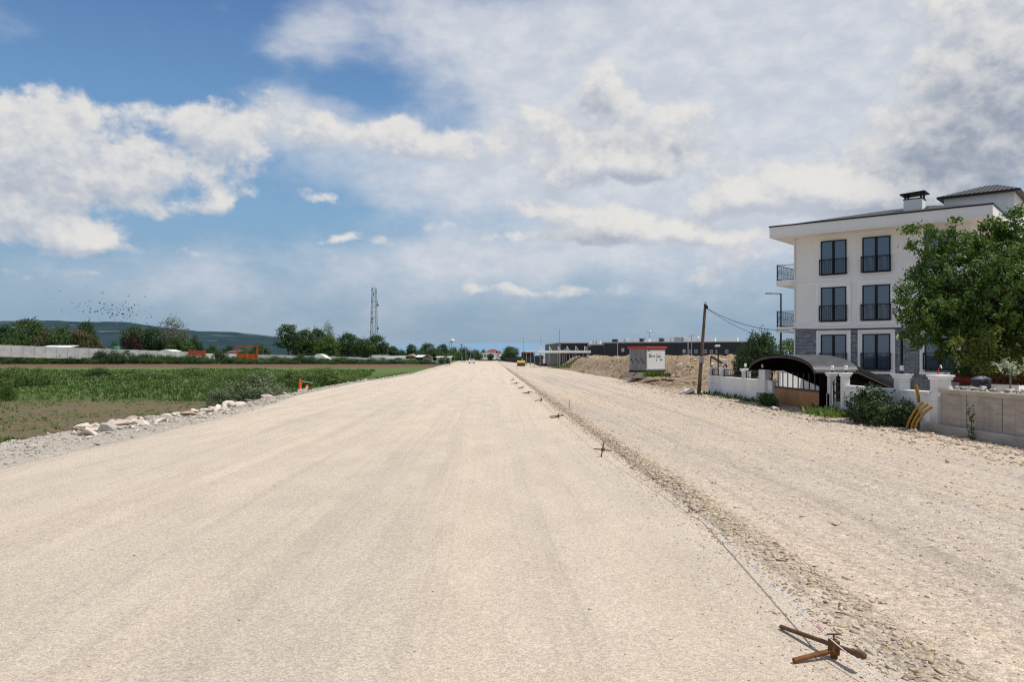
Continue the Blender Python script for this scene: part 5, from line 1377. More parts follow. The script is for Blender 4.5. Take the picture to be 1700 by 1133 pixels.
# lattice mast
mx, my = W(621, 300); mz = float(z_field(mx, my)); mh = Z(478, 300)-mz
lm_ = thing('lattice_mast', 'tall grey steel lattice telecom mast above the central trees', 'mast', (mx, my, mz), .5)
def mwid(t): return 1.35*(1-.52*t)
cs = [(-1, -1), (1, -1), (1, 1), (-1, 1)]
for c_ in cs:
    m_ = MB(); m_.path([(c_[0]*mwid(t), c_[1]*mwid(t), mh*t) for t in (0, .33, .66, 1)], [.075, .07, .06, .05], 5); m_.build('leg', M['mast'], lm_)
m_ = MB(); nseg = 15
for i in range(nseg):
    t0, t1 = i/nseg, (i+1)/nseg
    for q in range(4):
        a, b_ = cs[q], cs[(q+1) % 4]
        m_.tube((a[0]*mwid(t0), a[1]*mwid(t0), mh*t0), (b_[0]*mwid(t1), b_[1]*mwid(t1), mh*t1), .034, n=4, cap=False)
        m_.tube((b_[0]*mwid(t0), b_[1]*mwid(t0), mh*t0), (a[0]*mwid(t1), a[1]*mwid(t1), mh*t1), .034, n=4, cap=False)
        m_.tube((a[0]*mwid(t1), a[1]*mwid(t1), mh*t1), (b_[0]*mwid(t1), b_[1]*mwid(t1), mh*t1), .032, n=4, cap=False)
m_.build('bracing', M['mast'], lm_)
for t, ax, ay in ((.97, -1, -.2), (.95, 1, .2), (.91, -.5, -1), (.82, -1, -.6), (.80, 1, -.5), (.66, -1.1, -.3), (.52, -1.1, -.6), (.38, -1.2, -.4)):
    m_ = MB(); q = mwid(t)+.25; m_.bb(ax*q-.13, ax*q+.13, ay*q-.08, ay*q+.08, mh*t-.7, mh*t+.7); m_.build('panel_antenna', M['mast'], lm_)
for t, ax in ((.76, .9), (.57, -.9), (.44, .8)):
    m_ = MB(); q = mwid(t)+.3; m_.tube((ax*q, -.9, mh*t), (ax*q, -1.15, mh*t), .45, .5, 12); m_.build('dish', M['mast'], lm_)
m_ = MB(); m_.tube((0, 0, mh), (0, 0, mh+1.1), .04, n=5); m_.tube((-.6, .6, mh), (-.6, .6, mh+.8), .035, n=5); m_.build('lightning_rod', M['mast'], lm_)
# white tank on a stalk
mx, my = W(749.5, 320); mz = .9; mh = Z(567.5, 320)-mz
wt_ = thing('water_tower', 'white water tank on a thin tower above the far trees', 'water tower', (mx, my, mz))
m_ = MB()
for c_ in cs: m_.tube((c_[0]*.5-.4, c_[1]*.5, 0), (c_[0]*.35-.4, c_[1]*.35, mh), .09, n=5)
m_.build('stand', M['galv'], wt_)
m_ = MB(); m_.ball((.35, 0, mh+.35), .95, 14, 8, sq=(1, .8, .75)); m_.build('tank', M['white'], wt_)
m_ = MB(); m_.bb(-1.9, -.4, -.4, .4, mh-.42, mh-.25); m_.build('platform', M['white'], wt_)

# ------------------------------------------------------------------ birds
M['bird'] = plain('dark_plumage', (.012, .012, .014), .8, .2, 10)
bird_me = []
for i in range(4):
    fl = [.35, .05, -.25, .55][i]; m_ = MB()
    m_.path([(-.17, 0, 0), (-.08, 0, .01), (.04, 0, .015), (.13, 0, .02), (.19, 0, .02)], [.012, .045, .055, .035, .008], 6)
    for s_ in (1, -1):
        m_.add([(.09, .03*s_, .02), (-.05, .03*s_, .02), (-.04, .2*s_, .02+.2*fl), (.08, .19*s_, .02+.2*fl), (-.05, .40*s_, .02+.2*fl+.12*fl)], [(0, 1, 2, 3), (3, 2, 4)])
    m_.add([(-.14, .02, 0), (-.14, -.02, 0), (-.26, -.06, 0), (-.26, .06, 0)], [(0, 1, 2, 3)])
    bird_me.append(m_.mesh('bird', M['bird']))
bp = [(77, 486), (89, 495), (99, 483), (103, 518), (144, 478), (160, 476.5), (168, 486), (172, 487), (213, 492), (241, 493), (120, 504), (125, 512), (130, 507), (119, 505), (131, 517), (128, 508), (142, 503), (143, 526), (147, 519), (150, 519), (153, 500), (139, 520), (116, 519)]
rb = np.random.default_rng(12)
while len(bp) < 132:
    bp.append((float(rb.normal(188, 26)), float(rb.normal(516, 8.5))) if len(bp) < 112 else (float(rb.uniform(205, 252)), float(rb.uniform(505, 541))))
for px, py in bp:
    d = float(rb.uniform(120, 190)); x, y = W(px, d)
    o = link('bird', random.choice(bird_me), None, (x, y, Z(py, d)), float(rb.uniform(0, 6.28)))
    o.rotation_euler[0] = float(rb.uniform(-.6, .6)); sc_ = float(rb.uniform(.55, 1.05)); o.scale = (sc_, sc_, sc_)
    tag(o, 'small dark bird flying in the flock over the left tree line', 'bird', 'birds in the flock over the trees')

# ------------------------------------------------------------------ far end of the road
def house(px0, px1, d, pyt, pye, matw, matr, label, depth=9, hip=True, wins=3):
    a = W(px0, d); b_ = W(px1, d); ln = math.hypot(b_[0]-a[0], b_[1]-a[1]); h = Z(pye, d); k_ = Z(pyt, d)-h
    t_ = thing('house', label, 'house', (a[0], a[1], 0), math.atan2(b_[1]-a[1], b_[0]-a[0]))
    m_ = MB(); m_.bb(0, ln, 0, depth, 0, h); m_.build('wall', matw, t_)
    m_ = MB(); q = .5 if k_ > .3 else .1
    m_.add([(-q, -q, h+.01), (ln+q, -q, h+.01), (ln+q, depth+q, h+.01), (-q, depth+q, h+.01), (depth*.4, depth/2, h+max(k_, .2)), (ln-depth*.4, depth/2, h+max(k_, .2))], [(0, 1, 5, 4), (1, 2, 5), (2, 3, 4, 5), (3, 0, 4), (3, 2, 1, 0)])
    m_.build('roof', matr, t_)
    for i in range(wins):
        m_ = MB(); x = ln*(i+.5)/wins; m_.bb(x-.6, x+.6, -.06, .02, h*.45, h*.75); m_.build('window', M['glass'], t_)
M['redtile'] = plain('red_roof_tiles', (.23, .075, .05), .8, .25, .8)
M['paleblue'] = plain('pale_grey_render', (.62, .64, .64), .85, .06, .5)
house(806, 829, 620, 580, 585.5, M['white'], M['redtile'], 'house with broad red tiled roof at the far end of the road')
house(798, 821, 520, 585.9, 586.5, M['paleblue'], M['zinc'], 'long pale grey flat building at the far end of the road', wins=5)
house(824, 831, 540, 583, 587, M['white'], M['redtile'], 'small red roofed house right of the pale far building', 7, wins=1)
house(866, 886, 330, 583, 586, M['brownmetal'], M['redtile'], 'low building with reddish roof left of the white canopy', 8, wins=0)
# brown low wall at the end
wallrun('brick_wall', 796, 440, 597.2, 824, 440, 597.4, 'low reddish brick wall across the far end of the road', plain('brick_red_wall', (.26, .15, .10), .9, .25, .6), 1.2, 4)
# dark mesh fence along the right of the far road
M['net'] = plain('dark_green_netting', (.018, .028, .026), .8, .3, .8)
wallrun('mesh_fence', 838, 400, 594.2, 902, 235, 590.5, 'long dark green netting fence along the right side of the far road', M['net'], 2.4, 3, .06, 'fence')
# car
def car(label, loc, rz, colr, suv=False):
    Mp = plain('car_paint', colr, .25, .03, 1, spec=.6)
    t_ = thing('parked_car', label, 'car', loc, rz)
    prof = [(-2.1, .32), (2.1, .32), (2.15, .62), (2.02, .82), (1.05, .95), (.5, 1.42), (-1.2, 1.48), (-1.85, 1.0), (-2.12, .9)]
    m_ = MB(); m_.prism(prof, 'y', -.85, .85); b0 = m_.build('body', Mp, t_, bevel=.08)
    m_ = MB(); m_.add([(.98, -.72, .97), (.98, .72, .97), (.53, .66, 1.38), (.53, -.66, 1.38)], [(0, 1, 2, 3)]); 
    for v_ in range(len(m_.v)): m_.v[v_] = (m_.v[v_][0]+.04, m_.v[v_][1], m_.v[v_][2]+.03)
    m_.build('windscreen', M['glass'], t_)
    m_ = MB(); m_.add([(-1.83, -.70, 1.03), (-1.83, .70, 1.03), (-1.24, .64, 1.43), (-1.24, -.64, 1.43)], [(0, 1, 2, 3)])
    for v_ in range(len(m_.v)): m_.v[v_] = (m_.v[v_][0]-.04, m_.v[v_][1], m_.v[v_][2]+.03)
    m_.build('rear_window', M['glass'], t_)
    for s_ in (-1, 1):
        m_ = MB(); m_.prism([(-1.5, 1.0), (.85, .98), (.42, 1.36), (-1.15, 1.40)], 'y', s_*.852, s_*.862); m_.build('side_window', M['glass'], t_)
        for x in (-1.35, 1.35):
            m_ = MB(); m_.tube((x, s_*.70, .33), (x, s_*.88, .33), .33, n=14); m_.build('wheel', M['black'], t_)
        m_ = MB(); m_.bb(2.10, 2.17, s_*.66-.16, s_*.66+.16, .62, .76); m_.build('headlight', M['zinc'], t_)
        m_ = MB(); m_.bb(-2.16, -2.10, s_*.7-.1, s_*.7+.1, .72, .95); m_.build('tail_light', M['redfence'], t_)
    m_ = MB(); m_.bb(-2.16, 2.19, -.8, .8, .34, .50); m_.build('bumper', M['darkgrey'], t_)
    return t_
cx0, cy0 = W(783, 262)
car('white car on the left edge of the far road', (cx0, cy0, .0), R(-92), (.80, .80, .80))
# truck with a dark van beside it
def truck(label, loc, rz):
    t_ = thing('truck', label, 'truck', loc, rz)
    m_ = MB(); m_.prism([(1.2, .6), (3.2, .6), (3.25, 1.4), (3.0, 2.7), (1.2, 2.8)], 'y', -1.15, 1.15); m_.build('cab', M['white'], t_, bevel=.08)
    m_ = MB(); m_.add([(3.27, -1.0, 1.55), (3.27, 1.0, 1.55), (3.05, .95, 2.5), (3.05, -.95, 2.5)], [(0, 1, 2, 3)]); m_.build('windscreen', M['glass'], t_)
    m_ = MB(); m_.bb(-3.2, 1.05, -1.2, 1.2, .95, 2.3); m_.build('tipper_body', M['white'], t_)
    m_ = MB(); m_.bb(-3.2, 3.1, -.5, .5, .6, .95); m_.build('chassis', M['black'], t_)
    m_ = MB(); m_.bb(3.2, 3.32, -1.15, 1.15, .45, .8); m_.build('bumper', M['darkgrey'], t_)
    for s_ in (-1, 1):
        for x in (-2.2, -1.1, 2.3):
            m_ = MB(); m_.tube((x, s_*.82, .48), (x, s_*1.14, .48), .48, n=14); m_.build('wheel', M['black'], t_)
        m_ = MB(); m_.bb(3.33, 3.36, s_*.85-.15, s_*.85+.15, .85, 1.05); m_.build('headlight', M['zinc'], t_)
x, y = W(832.5, 430); truck('white truck facing us at the far end of the road', (x, y, 0), R(-98))
x, y = W(825.5, 436); car('dark car left of the white truck at the far end of the road', (x, y, 0), R(-90), (.03, .033, .04))
x, y = W(874, 300); car('white car parked behind the netting fence', (x, y, .3), R(-20), (.8, .8, .8))
# road roller
x, y = W(865, 200); 
ro = thing('road_roller', 'yellow road roller with wide steel drum on the right carriageway', 'road roller', (x, y, float(z_side(x, y))), R(-90))
M['machyel'] = plain('machine_yellow', (.62, .40, .05), .4, .1, 2)
m_ = MB(); m_.tube((.9, -.95, .46), (.9, .95, .46), .46, n=24); m_.build('drum', plain('worn_steel', (.14, .10, .075), .5, .2, 4, metal=.5), ro)
m_ = MB(); m_.bb(.3, 1.55, -1.04, -.97, .35, .85); m_.bb(.3, 1.55, .97, 1.04, .35, .85); m_.bb(1.42, 1.55, -.97, .97, .76, .92); m_.build('drum_yoke', M['machyel'], ro)
m_ = MB(); m_.prism([(-1.6, .75), (.35, .75), (1.45, .92), (1.3, 1.3), (.2, 1.42), (-1.6, 1.38)], 'y', -.98, .98); m_.build('hood', M['machyel'], ro, bevel=.08)
for s_ in (-1, 1):
    m_ = MB(); m_.tube((-1.0, s_*.62, .52), (-1.0, s_*1.0, .52), .52, n=16); m_.build('wheel', M['black'], ro)
m_ = MB(); m_.bb(-.5, -.05, -.25, .25, 1.42, 1.55); m_.build('seat', M['black'], ro)
m_ = MB(); m_.tube((.25, 0, 1.42), (.15, 0, 1.62), .03, n=6); m_.tube((.15, 0, 1.62), (.14, 0, 1.64), .18, n=14); m_.build('steering_wheel', M['black'], ro)

# ------------------------------------------------------------------ factory and canopies
def clad_mat():
    m, nt = new_mat('black_sheet_cladding'); k = N(nt); p = k.obj()
    s = nt.nodes.new('ShaderNodeSeparateXYZ'); nt.links.new(p, s.inputs[0])
    f = k.ramp(k.math('ABSOLUTE', k.math('SUBTRACT', k.math('FRACT', k.math('MULTIPLY', s.outputs[0], .9)), .5)), .42, .5)
    n = k.noise(p, .25, 4, .6)
    c = k.mix(k.ramp(n, .3, .7), (.018, .021, .026, 1), (.028, .032, .039, 1))
    c = k.mix(k.math('MULTIPLY', f, .5), c, (.008, .009, .012, 1))
    k.out(k.bsdf(c, .45, None, 0, .4)); return m
M['clad2'] = clad_mat()
def block(px0, px1, d0, d1, pyt, label, z0=-.3, depth=40, name='factory_building', parapet=None):
    a = W(px0, d0); b_ = W(px1, d1); ln = math.hypot(b_[0]-a[0], b_[1]-a[1])
    t_ = thing(name, label, 'factory', (a[0], a[1], z0), math.atan2(b_[1]-a[1], b_[0]-a[0])); h = Z(pyt, (d0+d1)/2)-z0
    m_ = MB(); m_.bb(0, ln, 0, depth, 0, h); m_.build('wall', M['clad2'], t_)
    m_ = MB(); m_.bb(-.1, ln+.1, -.1, depth+.1, h, h+.22); m_.build('roof_edge', M['zinc'], t_)
    return t_, ln, h
fb, ln, h = block(1003, 1262, 172, 160, 569.2, 'long black clad factory hall with small square windows and white roof units')
def fpx(px): return (px-1003)/259*ln
for px, pz in ((1036, 581), (1140.5, 583.5), (1151, 584), (1160, 584), (1175, 584), (1185, 584.5), (1194.5, 584.5), (1209.5, 584.5)):
    d = 166; zz_ = Z(pz, d)+.3; x = fpx(px); wf = MB()
    for q in ((-.32, -.25), (.25, .32)): wf.bb(x+q[0], x+q[1], -.05, .05, zz_-.38, zz_+.38)
    wf.bb(x-.25, x+.25, -.05, .05, zz_-.38, zz_-.3); wf.bb(x-.25, x+.25, -.05, .05, zz_+.3, zz_+.38)
    fo = wf.build('window', M['zinc'], fb); g_ = MB(); g_.bb(x-.25, x+.25, -.02, .02, zz_-.3, zz_+.3); g_.build('pane', M['zinc'] if px < 1145 else M['glass'], fo)
for px, w_, hh, mt in ((1028, 2.2, .7, 'white'), (1046, 3.6, .6, 'white'), (1064, 1.2, .7, 'darkgrey'), (1070, 1.4, .6, 'white'), (1090, 2.4, .7, 'white'), (1098, 1.2, .75, 'darkgrey'), (1118, 4.2, .85, 'white'), (1124, 3.0, 1.1, 'white'), (1147, 3.0, 1.0, 'white'), (1173, 3.6, .7, 'white'), (1212, 3.0, .7, 'white'), (1016, 1.3, .6, 'darkgrey')):
    m_ = MB(); x = fpx(px); m_.bb(x-w_/2, x+w_/2, 3, 5, h+.22, h+.3+hh); m_.bb(x-w_/2+.3, x-w_/2+.9, 2.95, 3.0, h+.3, h+.2+hh*.8); m_.build('roof_unit', M[mt], fb)
m_ = MB()
for px in (1027, 1147): x = fpx(px); m_.tube((x, -.15, 0), (x, -.15, h), .09, n=6)
m_.build('downpipe', M['zinc'], fb)
lb_, ln2, h2 = block(932, 976, 196.5, 195.5, 570.5, 'black clad factory wing behind the white canopy', depth=30)
m_ = MB(); m_.bb(.3, ln2-.3, -.06, .3, .2, h2*.52); m_.build('dark_opening', M['black'], lb_)
m_ = MB()
for i in range(8): m_.bb(ln2*(i+.4)/8, ln2*(i+.4)/8+.12, -.12, -.06, .2, h2*.52)
m_.build('opening_post', M['zinc'], lb_)
x0w = W(905, 232); x1w = W(931.5, 196.5); ln3 = math.hypot(x1w[0]-x0w[0], x1w[1]-x0w[1])
sw_ = thing('factory_building', 'black clad side wall of the factory wing left of the canopy masts', 'factory', (x0w[0], x0w[1], -.3), math.atan2(x1w[1]-x0w[1], x1w[0]-x0w[0]))
m_ = MB(); m_.bb(0, ln3, 0, 12, 0, Z(571.5, 212)+.3); m_.build('wall', M['clad2'], sw_); m_ = MB(); m_.bb(-.1, ln3, -.1, 12, Z(571.5, 212)+.302, Z(571.5, 212)+.55); m_.build('roof_edge', M['zinc'], sw_)
lk, ln4, h4 = block(976.5, 1002.5, 186, 185.2, 573.2, 'recessed black factory link with roof units between the two halls', depth=25)
m_ = MB()
for px in (980, 986, 991): x = (px-976.5)/26*ln4; m_.bb(x-.6, x+.6, 2, 4, h4+.22, h4+1.0)
m_.build('roof_unit', M['white'], lk)
m_ = MB(); m_.bb(ln4*.15, ln4*.62, -.05, .02, .2, 1.9); m_.build('roller_door', M['zinc'], lk)
# canopies
def canopy(px0, px1, d, pyt, pyb, label, cols, mast=True, depth=7):
    a = W(px0, d); b_ = W(px1, d); ln = math.hypot(b_[0]-a[0], b_[1]-a[1]); zt_, zb_ = Z(pyt, d)+.3, Z(pyb, d)+.3
    t_ = thing('loading_canopy', label, 'canopy', (a[0], a[1], -.3), math.atan2(b_[1]-a[1], b_[0]-a[0]))
    m_ = MB(); m_.bb(0, ln, 0, depth, zb_, zt_); m_.build('canopy_roof', M['white'], t_, bevel=.05)
    for i in range(cols):
        x = ln*(i+.3)/cols; m_ = MB(); m_.bb(x-.08, x+.08, 2.3, 2.46, 0, zb_-.01); m_.build('column', M['galv'], t_)
        if mast:
            m_ = MB(); m_.path([(x, .4, zt_+.01), (x, .4, zt_+1.05)], .06, 6); m_.path([(x, .4, zt_+1.0), (x+.55, .4, zt_+.05)], .045, 5); m_.build('mast', M['white'], t_)
canopy(893, 981, 178, 582.6, 586.6, 'long white flat canopy with tie masts in front of the factory wing', 6)
canopy(872, 893, 215, 583.2, 584.8, 'low white edged canopy at the left end of the factory', 3, False)
# light poles of the factory yard
def lpole(px, d, pyt, label, head='arm', r=.09):
    x, y = W(px, d); t_ = thing('light_pole', label, 'light pole', (x, y, -.3)); h = Z(pyt, d)+.3
    m_ = MB(); m_.tube((0, 0, 0), (0, 0, h), r, r*.7, 8); m_.build('pole', M['galv'], t_)
    m_ = MB()
    if head == 'arm': m_.tube((-.9, 0, h-.05), (.9, 0, h-.05), .05, n=6); m_.bb(-1.3, -.8, -.12, .12, h-.1, h); m_.bb(.8, 1.3, -.12, .12, h-.1, h)
    elif head == 'crown':
        m_.lathe([(.2, h-.5), (.55, h-.45), (.5, h-.3), (.1, h)], n=10)
        for q in range(6): m_.box((.65*math.cos(q), .65*math.sin(q), h-.45), (.35, .3, .2), q)
    else: m_.bb(-.7, -.1, -.1, .1, h-.4, h-.28); m_.bb(.1, .7, -.1, .1, h-.1, h)
    m_.build('lamp_head', M['zinc'], t_)
lpole(929, 190, 547, 'thin tall light pole in front of the black factory wing'); lpole(898, 260, 555, 'thin faint light pole left of the canopy masts')
lpole(869, 330, 561, 'thin faint light pole above the low reddish building'); lpole(1078.5, 205, 549, 'light pole with round crown of floodlights above the factory roof', 'crown')
lpole(1148, 160, 556, 'light pole with two offset floodlights above the factory', 'two'); lpole(937.5, 182, 580, 'short white post at the front of the canopy', 'two', .12)
lpole(912, 200, 583, 'short grey lamp post at the left end of the canopy', 'two', .1); lpole(976, 175, 574, 'grey lamp post at the right end of the white canopy', 'two', .08)
# near lamp post by the wall with dark frame
lx_, ly_ = W(1178.5, 57); t_ = thing('garden_lamp', 'slim black lamp post with white head left of the railed wall', 'lamp post', (lx_+.6, ly_, -.3)); h = Z(573, 57)+.3
m_ = MB(); m_.tube((0, 0, 0), (0, 0, h-.15), .05, n=8); m_.build('pole', M['black'], t_); m_ = MB(); m_.bb(-.22, .12, -.12, .12, h-.15, h); m_.build('lamp_head', M['white'], t_, bevel=.03)
m_ = MB(); q0 = (*W(1180, 66), Z(592, 66)); q1 = (*W(1206, 66), Z(607, 66)); m_.path([q0, q1], .13, 4); m_.path([(q1[0], q1[1], q1[2]-.0), (q1[0]+.1, q1[1], -.3)], .08, 4); m_.path([((q0[0]), q0[1], q0[2]), (q0[0], q0[1], -.3)], .06, 4)
tag(m_.build('digger_arm', M['darkgrey']), 'dark slanting steel beam among the earth heaps behind the railed wall', 'steel beam')

# ------------------------------------------------------------------ transformer kiosk
kx, ky = W(1073, 77.0); kz = Z(615.5, 77.0)
KR = R(46.5)-YAW*0
ko = thing('transformer_kiosk', 'grey metal transformer kiosk with red roof edge and black graffiti on its white side', 'kiosk', (kx, ky, kz), -KR)
# local: corner nearest us at the origin; white face runs along +x, door face along +y
def fitlen(px, dirv_):
    lo, hi = .3, 9
    for _ in range(40):
        m = (lo+hi)/2; X = kx+dirv_[0]*m; Y = ky+dirv_[1]*m
        dd = X*fx+Y*fy; xx_ = X*rx+Y*ry; p = 850+F*xx_/dd
        if (px > 1073 and p < px) or (px < 1073 and p > px): lo = m
        else: hi = m
    return lo
ux_ = (math.cos(-KR), math.sin(-KR)); uy_ = (-math.sin(-KR), math.cos(-KR))
# white face goes right: direction (cos, sin) rotated; door face goes left
lw = fitlen(1104.5, (math.cos(R(40)), math.sin(R(40)))); ld = fitlen(1045, (-math.cos(R(50)), math.sin(R(50))))
ko.rotation_euler = (0, 0, R(40))
khh = Z(579.5, 77)-kz
M['kioskgrey'] = plain('kiosk_grey_paint', (.30, .30, .29), .55, .15, 2, streak=.3, dirt=(.12, .12, .12))
M['kioskdoor'] = plain('kiosk_door_steel', (.24, .24, .235), .5, .15, 2, metal=.2, streak=.3, dirt=(.1, .1, .1)); LM['kweed'] = leaf_mat('fresh_weeds', (.06, .11, .02), (.15, .22, .05), .3)
M['kioskwhite'] = plain('kiosk_white_paint', (.66, .67, .66), .5, .04, 2, streak=.12, dirt=(.4, .4, .4))
M['kioskred'] = plain('kiosk_red_roof', (.46, .045, .03), .5, .12, 2)
m_ = MB(); m_.bb(0, lw, 0, ld, .0, khh); m_.build('body', M['kioskgrey'], ko)
m_ = MB(); m_.bb(-.14, lw+.14, -.14, ld+.14, khh+.002, khh+.24); m_.build('roof', M['kioskred'], ko, bevel=.05)
m_ = MB(); m_.bb(.10, lw-.12, -.03, .0, .12, khh-.08); m_.build('white_panel', M['kioskwhite'], ko)
m_ = MB(); m_.bb(.22, .55, -.035, -.03, khh-.22, khh-.14); m_.build('nameplate', M['black'], ko)
m_ = MB(); m_.bb(-.05, lw+.05, -.05, ld+.05, -.18, -.002); m_.build('base_frame', M['black'], ko)
for j in range(3):
    y0_, y1_ = ld*(.05+.30*j), ld*(.05+.30*j+.26)
    m_ = MB(); m_.bb(-.03, 0, y0_, y1_, .12, khh-.1); dr = m_.build('door', M['kioskdoor'], ko)
    m_ = MB()
    for q in range(5): m_.bb(-.045, -.03, y0_+.15, y1_-.15, khh*.30+q*.07, khh*.30+q*.07+.03)
    m_.build('vent_grille', M['darkgrey'], dr)
    m_ = MB(); m_.bb(-.07, -.03, y1_-.12, y1_-.06, khh*.45, khh*.55); m_.build('handle', M['black'], dr)
# graffiti strokes
def stroke_text(words_, x, z, s, wdt, par):
    G_ = {'B': [[(0, 0), (.05, 1), (.5, .95), (.55, .7), (.1, .55), (.6, .45), (.6, .1), (0, 0)]], 'o': [[(.3, 0), (.05, .15), (.05, .45), (.3, .6), (.5, .45), (.5, .15), (.3, 0)]],
          'r': [[(.1, 0), (.1, .6)], [(.1, .42), (.3, .6), (.45, .52)]], 'a': [[(.5, .6), (.2, .58), (.05, .3), (.2, 0), (.45, .15), (.5, .6), (.5, 0)]],
          'C': [[(.6, .9), (.3, 1), (.05, .6), (.05, .25), (.3, 0), (.6, .1)]], 'u': [[(.08, .6), (.08, .15), (.28, 0), (.45, .15), (.48, .6), (.5, 0)]], 'i': [[(.15, .6), (.15, 0)], [(.15, .85), (.15, .95)]],
          'n': [[(.08, 0), (.08, .6)], [(.08, .4), (.3, .6), (.45, .45), (.46, 0)]], 'w': [[(0, .6), (.12, 0), (.28, .45), (.42, 0), (.55, .6)]], 'z': [[(.05, .6), (.5, .6), (.05, 0), (.55, 0)]], '·': [[(.1, 1.2), (.16, 1.36)]], ' ': []}
    m_ = MB()
    for c_ in words_:
        for st_ in G_[c_]:
            m_.path([(x+u*s+v*s*.15, -.036, z+v*s-x*.035) for u, v in st_], wdt, 4)
        if c_ != '·': x += s*(.42 if c_ == ' ' else (.3 if c_ == 'i' else .68))
    m_.build('graffiti', M['black'], par)
stroke_text('B·ora Cu·ni', .34, khh*.62, .34, .022, ko)
stroke_text('wnz', lw*.70, khh*.50, .20, .018, ko)
m_ = MB(); m_.box((lw*.52, -.034, khh*.47), (.10, .01, .16), ry_=.3); m_.build('paint_blot', M['black'], ko)
# concrete pad, pipes, weeds in front of it
pd = link('concrete_pad', None) if False else None
m_ = MB(); m_.bb(-.5, lw+.4, -.5, ld+.3, -.75, -.185); o = m_.build('concrete_pad', M['concrete'], None, (kx, ky, kz), R(40)); tag(o, 'low concrete plinth under the transformer kiosk', 'plinth')
def pipe_ring(px, py, d, r, label, rz):
    x, y = W(px, d); t_ = MB(); n = 20; vs = []; 
    L_ = .7
    for (rr, yy_) in ((r, 0), (r, L_), (r*.82, L_), (r*.82, 0)):
        for q in range(n): vs.append((rr*math.cos(2*math.pi*q/n), yy_, rr*math.sin(2*math.pi*q/n)+r))
    fs = [(a*n+q, a*n+(q+1) % n, ((a+1) % 4)*n+(q+1) % n, ((a+1) % 4)*n+q) for a in range(4) for q in range(n)]
    t_.add(vs, fs); o = t_.build('culvert_pipe', M['concrete'], None, (x, y, Z(py, d)), rz); tag(o, label, 'pipe')
pipe_ring(1111.5, 626.5, 74.5, .22, 'small concrete pipe end left of its pair beside the kiosk', .3); pipe_ring(1118, 627, 74.2, .30, 'larger concrete pipe end right of the kiosk', -.2)
m_ = MB(); pts_ = [(*W(1050, 74.5), Z(624.8, 74.5)), (*W(1054, 74.5), Z(621, 74.5)), (*W(1060, 75), Z(617.5, 75))]; m_.path(pts_, .05, 6); tag(m_.build('bent_pipe', M['black']), 'black bent pipe curving out of the ground below the kiosk', 'pipe')
n = 70; pp = [W(p, dd) for p, dd in zip(rng.normal(1088, 8, n), rng.uniform(73.5, 74.8, n))]
blades('kiosk_weeds', np.array([(a, b_, Z(626, 74.3)) for a, b_ in pp]), .22+.38*rng.random(n), 'kweed', 12, 'bright green weeds in front of the kiosk plinth', 'weeds', 1.3)
n = 150; pp = [W(p, dd) for p, dd in zip(rng.normal(936, 8, n), rng.uniform(168, 186, n))]
blades('mound_weeds', np.array([(a, b_, float(z_mound(a, b_))) for a, b_ in pp]), .25+.35*rng.random(n), 'weed', 8, 'green weeds on the far crest of the earth mound', 'weeds')
# small white sign and dark heap at the far end of the mound
x, y = W(903, 205); t_ = thing('sign', 'small white sign board on a post at the left end of the earth mound', 'sign', (x, y, -.3))
m_ = MB(); m_.tube((0, 0, 0), (0, 0, 1.0), .05, n=6); m_.build('post', M['galv'], t_); m_ = MB(); m_.bb(-.3, .3, -.03, .03, 1.0, 1.9); m_.build('board', M['white'], t_); m_ = MB(); m_.bb(-.04, .02, -.04, -.03, 1.3, 1.75); m_.bb(-.16, .1, -.04, -.03, 1.5, 1.56); m_.build('symbol', M['darkgrey'], t_)
x, y = W(899, 212); v, f = rock_template(777, 3, .5, .5)
o = link('rubble_heap', np_mesh('rubble_heap', v*np.array([1.6, 1.2, 1.1]), f, M['net']), None, (x-.6, y, .1)); tag(o, 'dark heap of debris at the left end of the earth mound', 'debris heap')

# ------------------------------------------------------------------ string line and its rusty stands
def rust_mat():
    m, nt = new_mat('rusty_steel'); k = N(nt); p = k.obj()
    n = k.noise(p, 14, 6, .65); n2 = k.noise(p, 60, 4, .7)
    c = k.mix(k.ramp(n, .3, .7), (.10, .045, .018, 1), (.28, .125, .04, 1)); c = k.mix(k.math('MULTIPLY', k.ramp(n2, .5, .75), .6), c, (.05, .028, .018, 1))
    k.out(k.bsdf(c, .75, k.bump(n2, .5, .002), .25, .3)); return m
M['rust'] = rust_mat(); M['rustdark'] = plain('dark_rust', (.135, .075, .042), .8, .3, 30, bump=.4, bscale=80)
def stand(loc, rz, label, first=None):
    t_ = thing('string_line_stand', label, 'stand', loc, rz, None)
    # local +x runs to the right along the upper rod
    m_ = MB(); m_.tube((-.115, .67, .02), (.105, -.16, .117), .0175, n=10); m_.build('upper_rod', M['rustdark'], t_)
    m_ = MB(); m_.tube((.095, -.13, .113), (.128, -.245, .126), .024, n=8); m_.ball((.114, -.19, .12), .031, 8, 6); m_.ball((.124, -.235, .125), .028, 8, 6); m_.build('rod_knob', M['rustdark'], t_)
    m_ = MB(); m_.tube((-.285, -.04, .02), (.04, .04, .06), .0195, n=12); m_.build('lower_rod', M['rust'], t_)
    m_ = MB(); m_.bb(.012, .075, .01, .085, .03, .135); m_.bb(.018, .069, .0, .095, .045, .07); m_.bb(.025, .064, .02, .075, .0, .03); m_.build('clamp', M['rust'], t_, bevel=.006)
    m_ = MB(); m_.tube((.042, .045, .135), (.042, .045, .172), .008, n=8); m_.tube((-.008, .045, .176), (.092, .045, .176), .0075, n=8); m_.build('clamp_screw', M['rustdark'], t_)
    return t_
sx0, sy0, _ = G(1379, 1099, 0)
s0 = stand((sx0, sy0, float(z_road(sx0, sy0))), 0, 'rusty steel string line stand in the foreground, nearest to us')
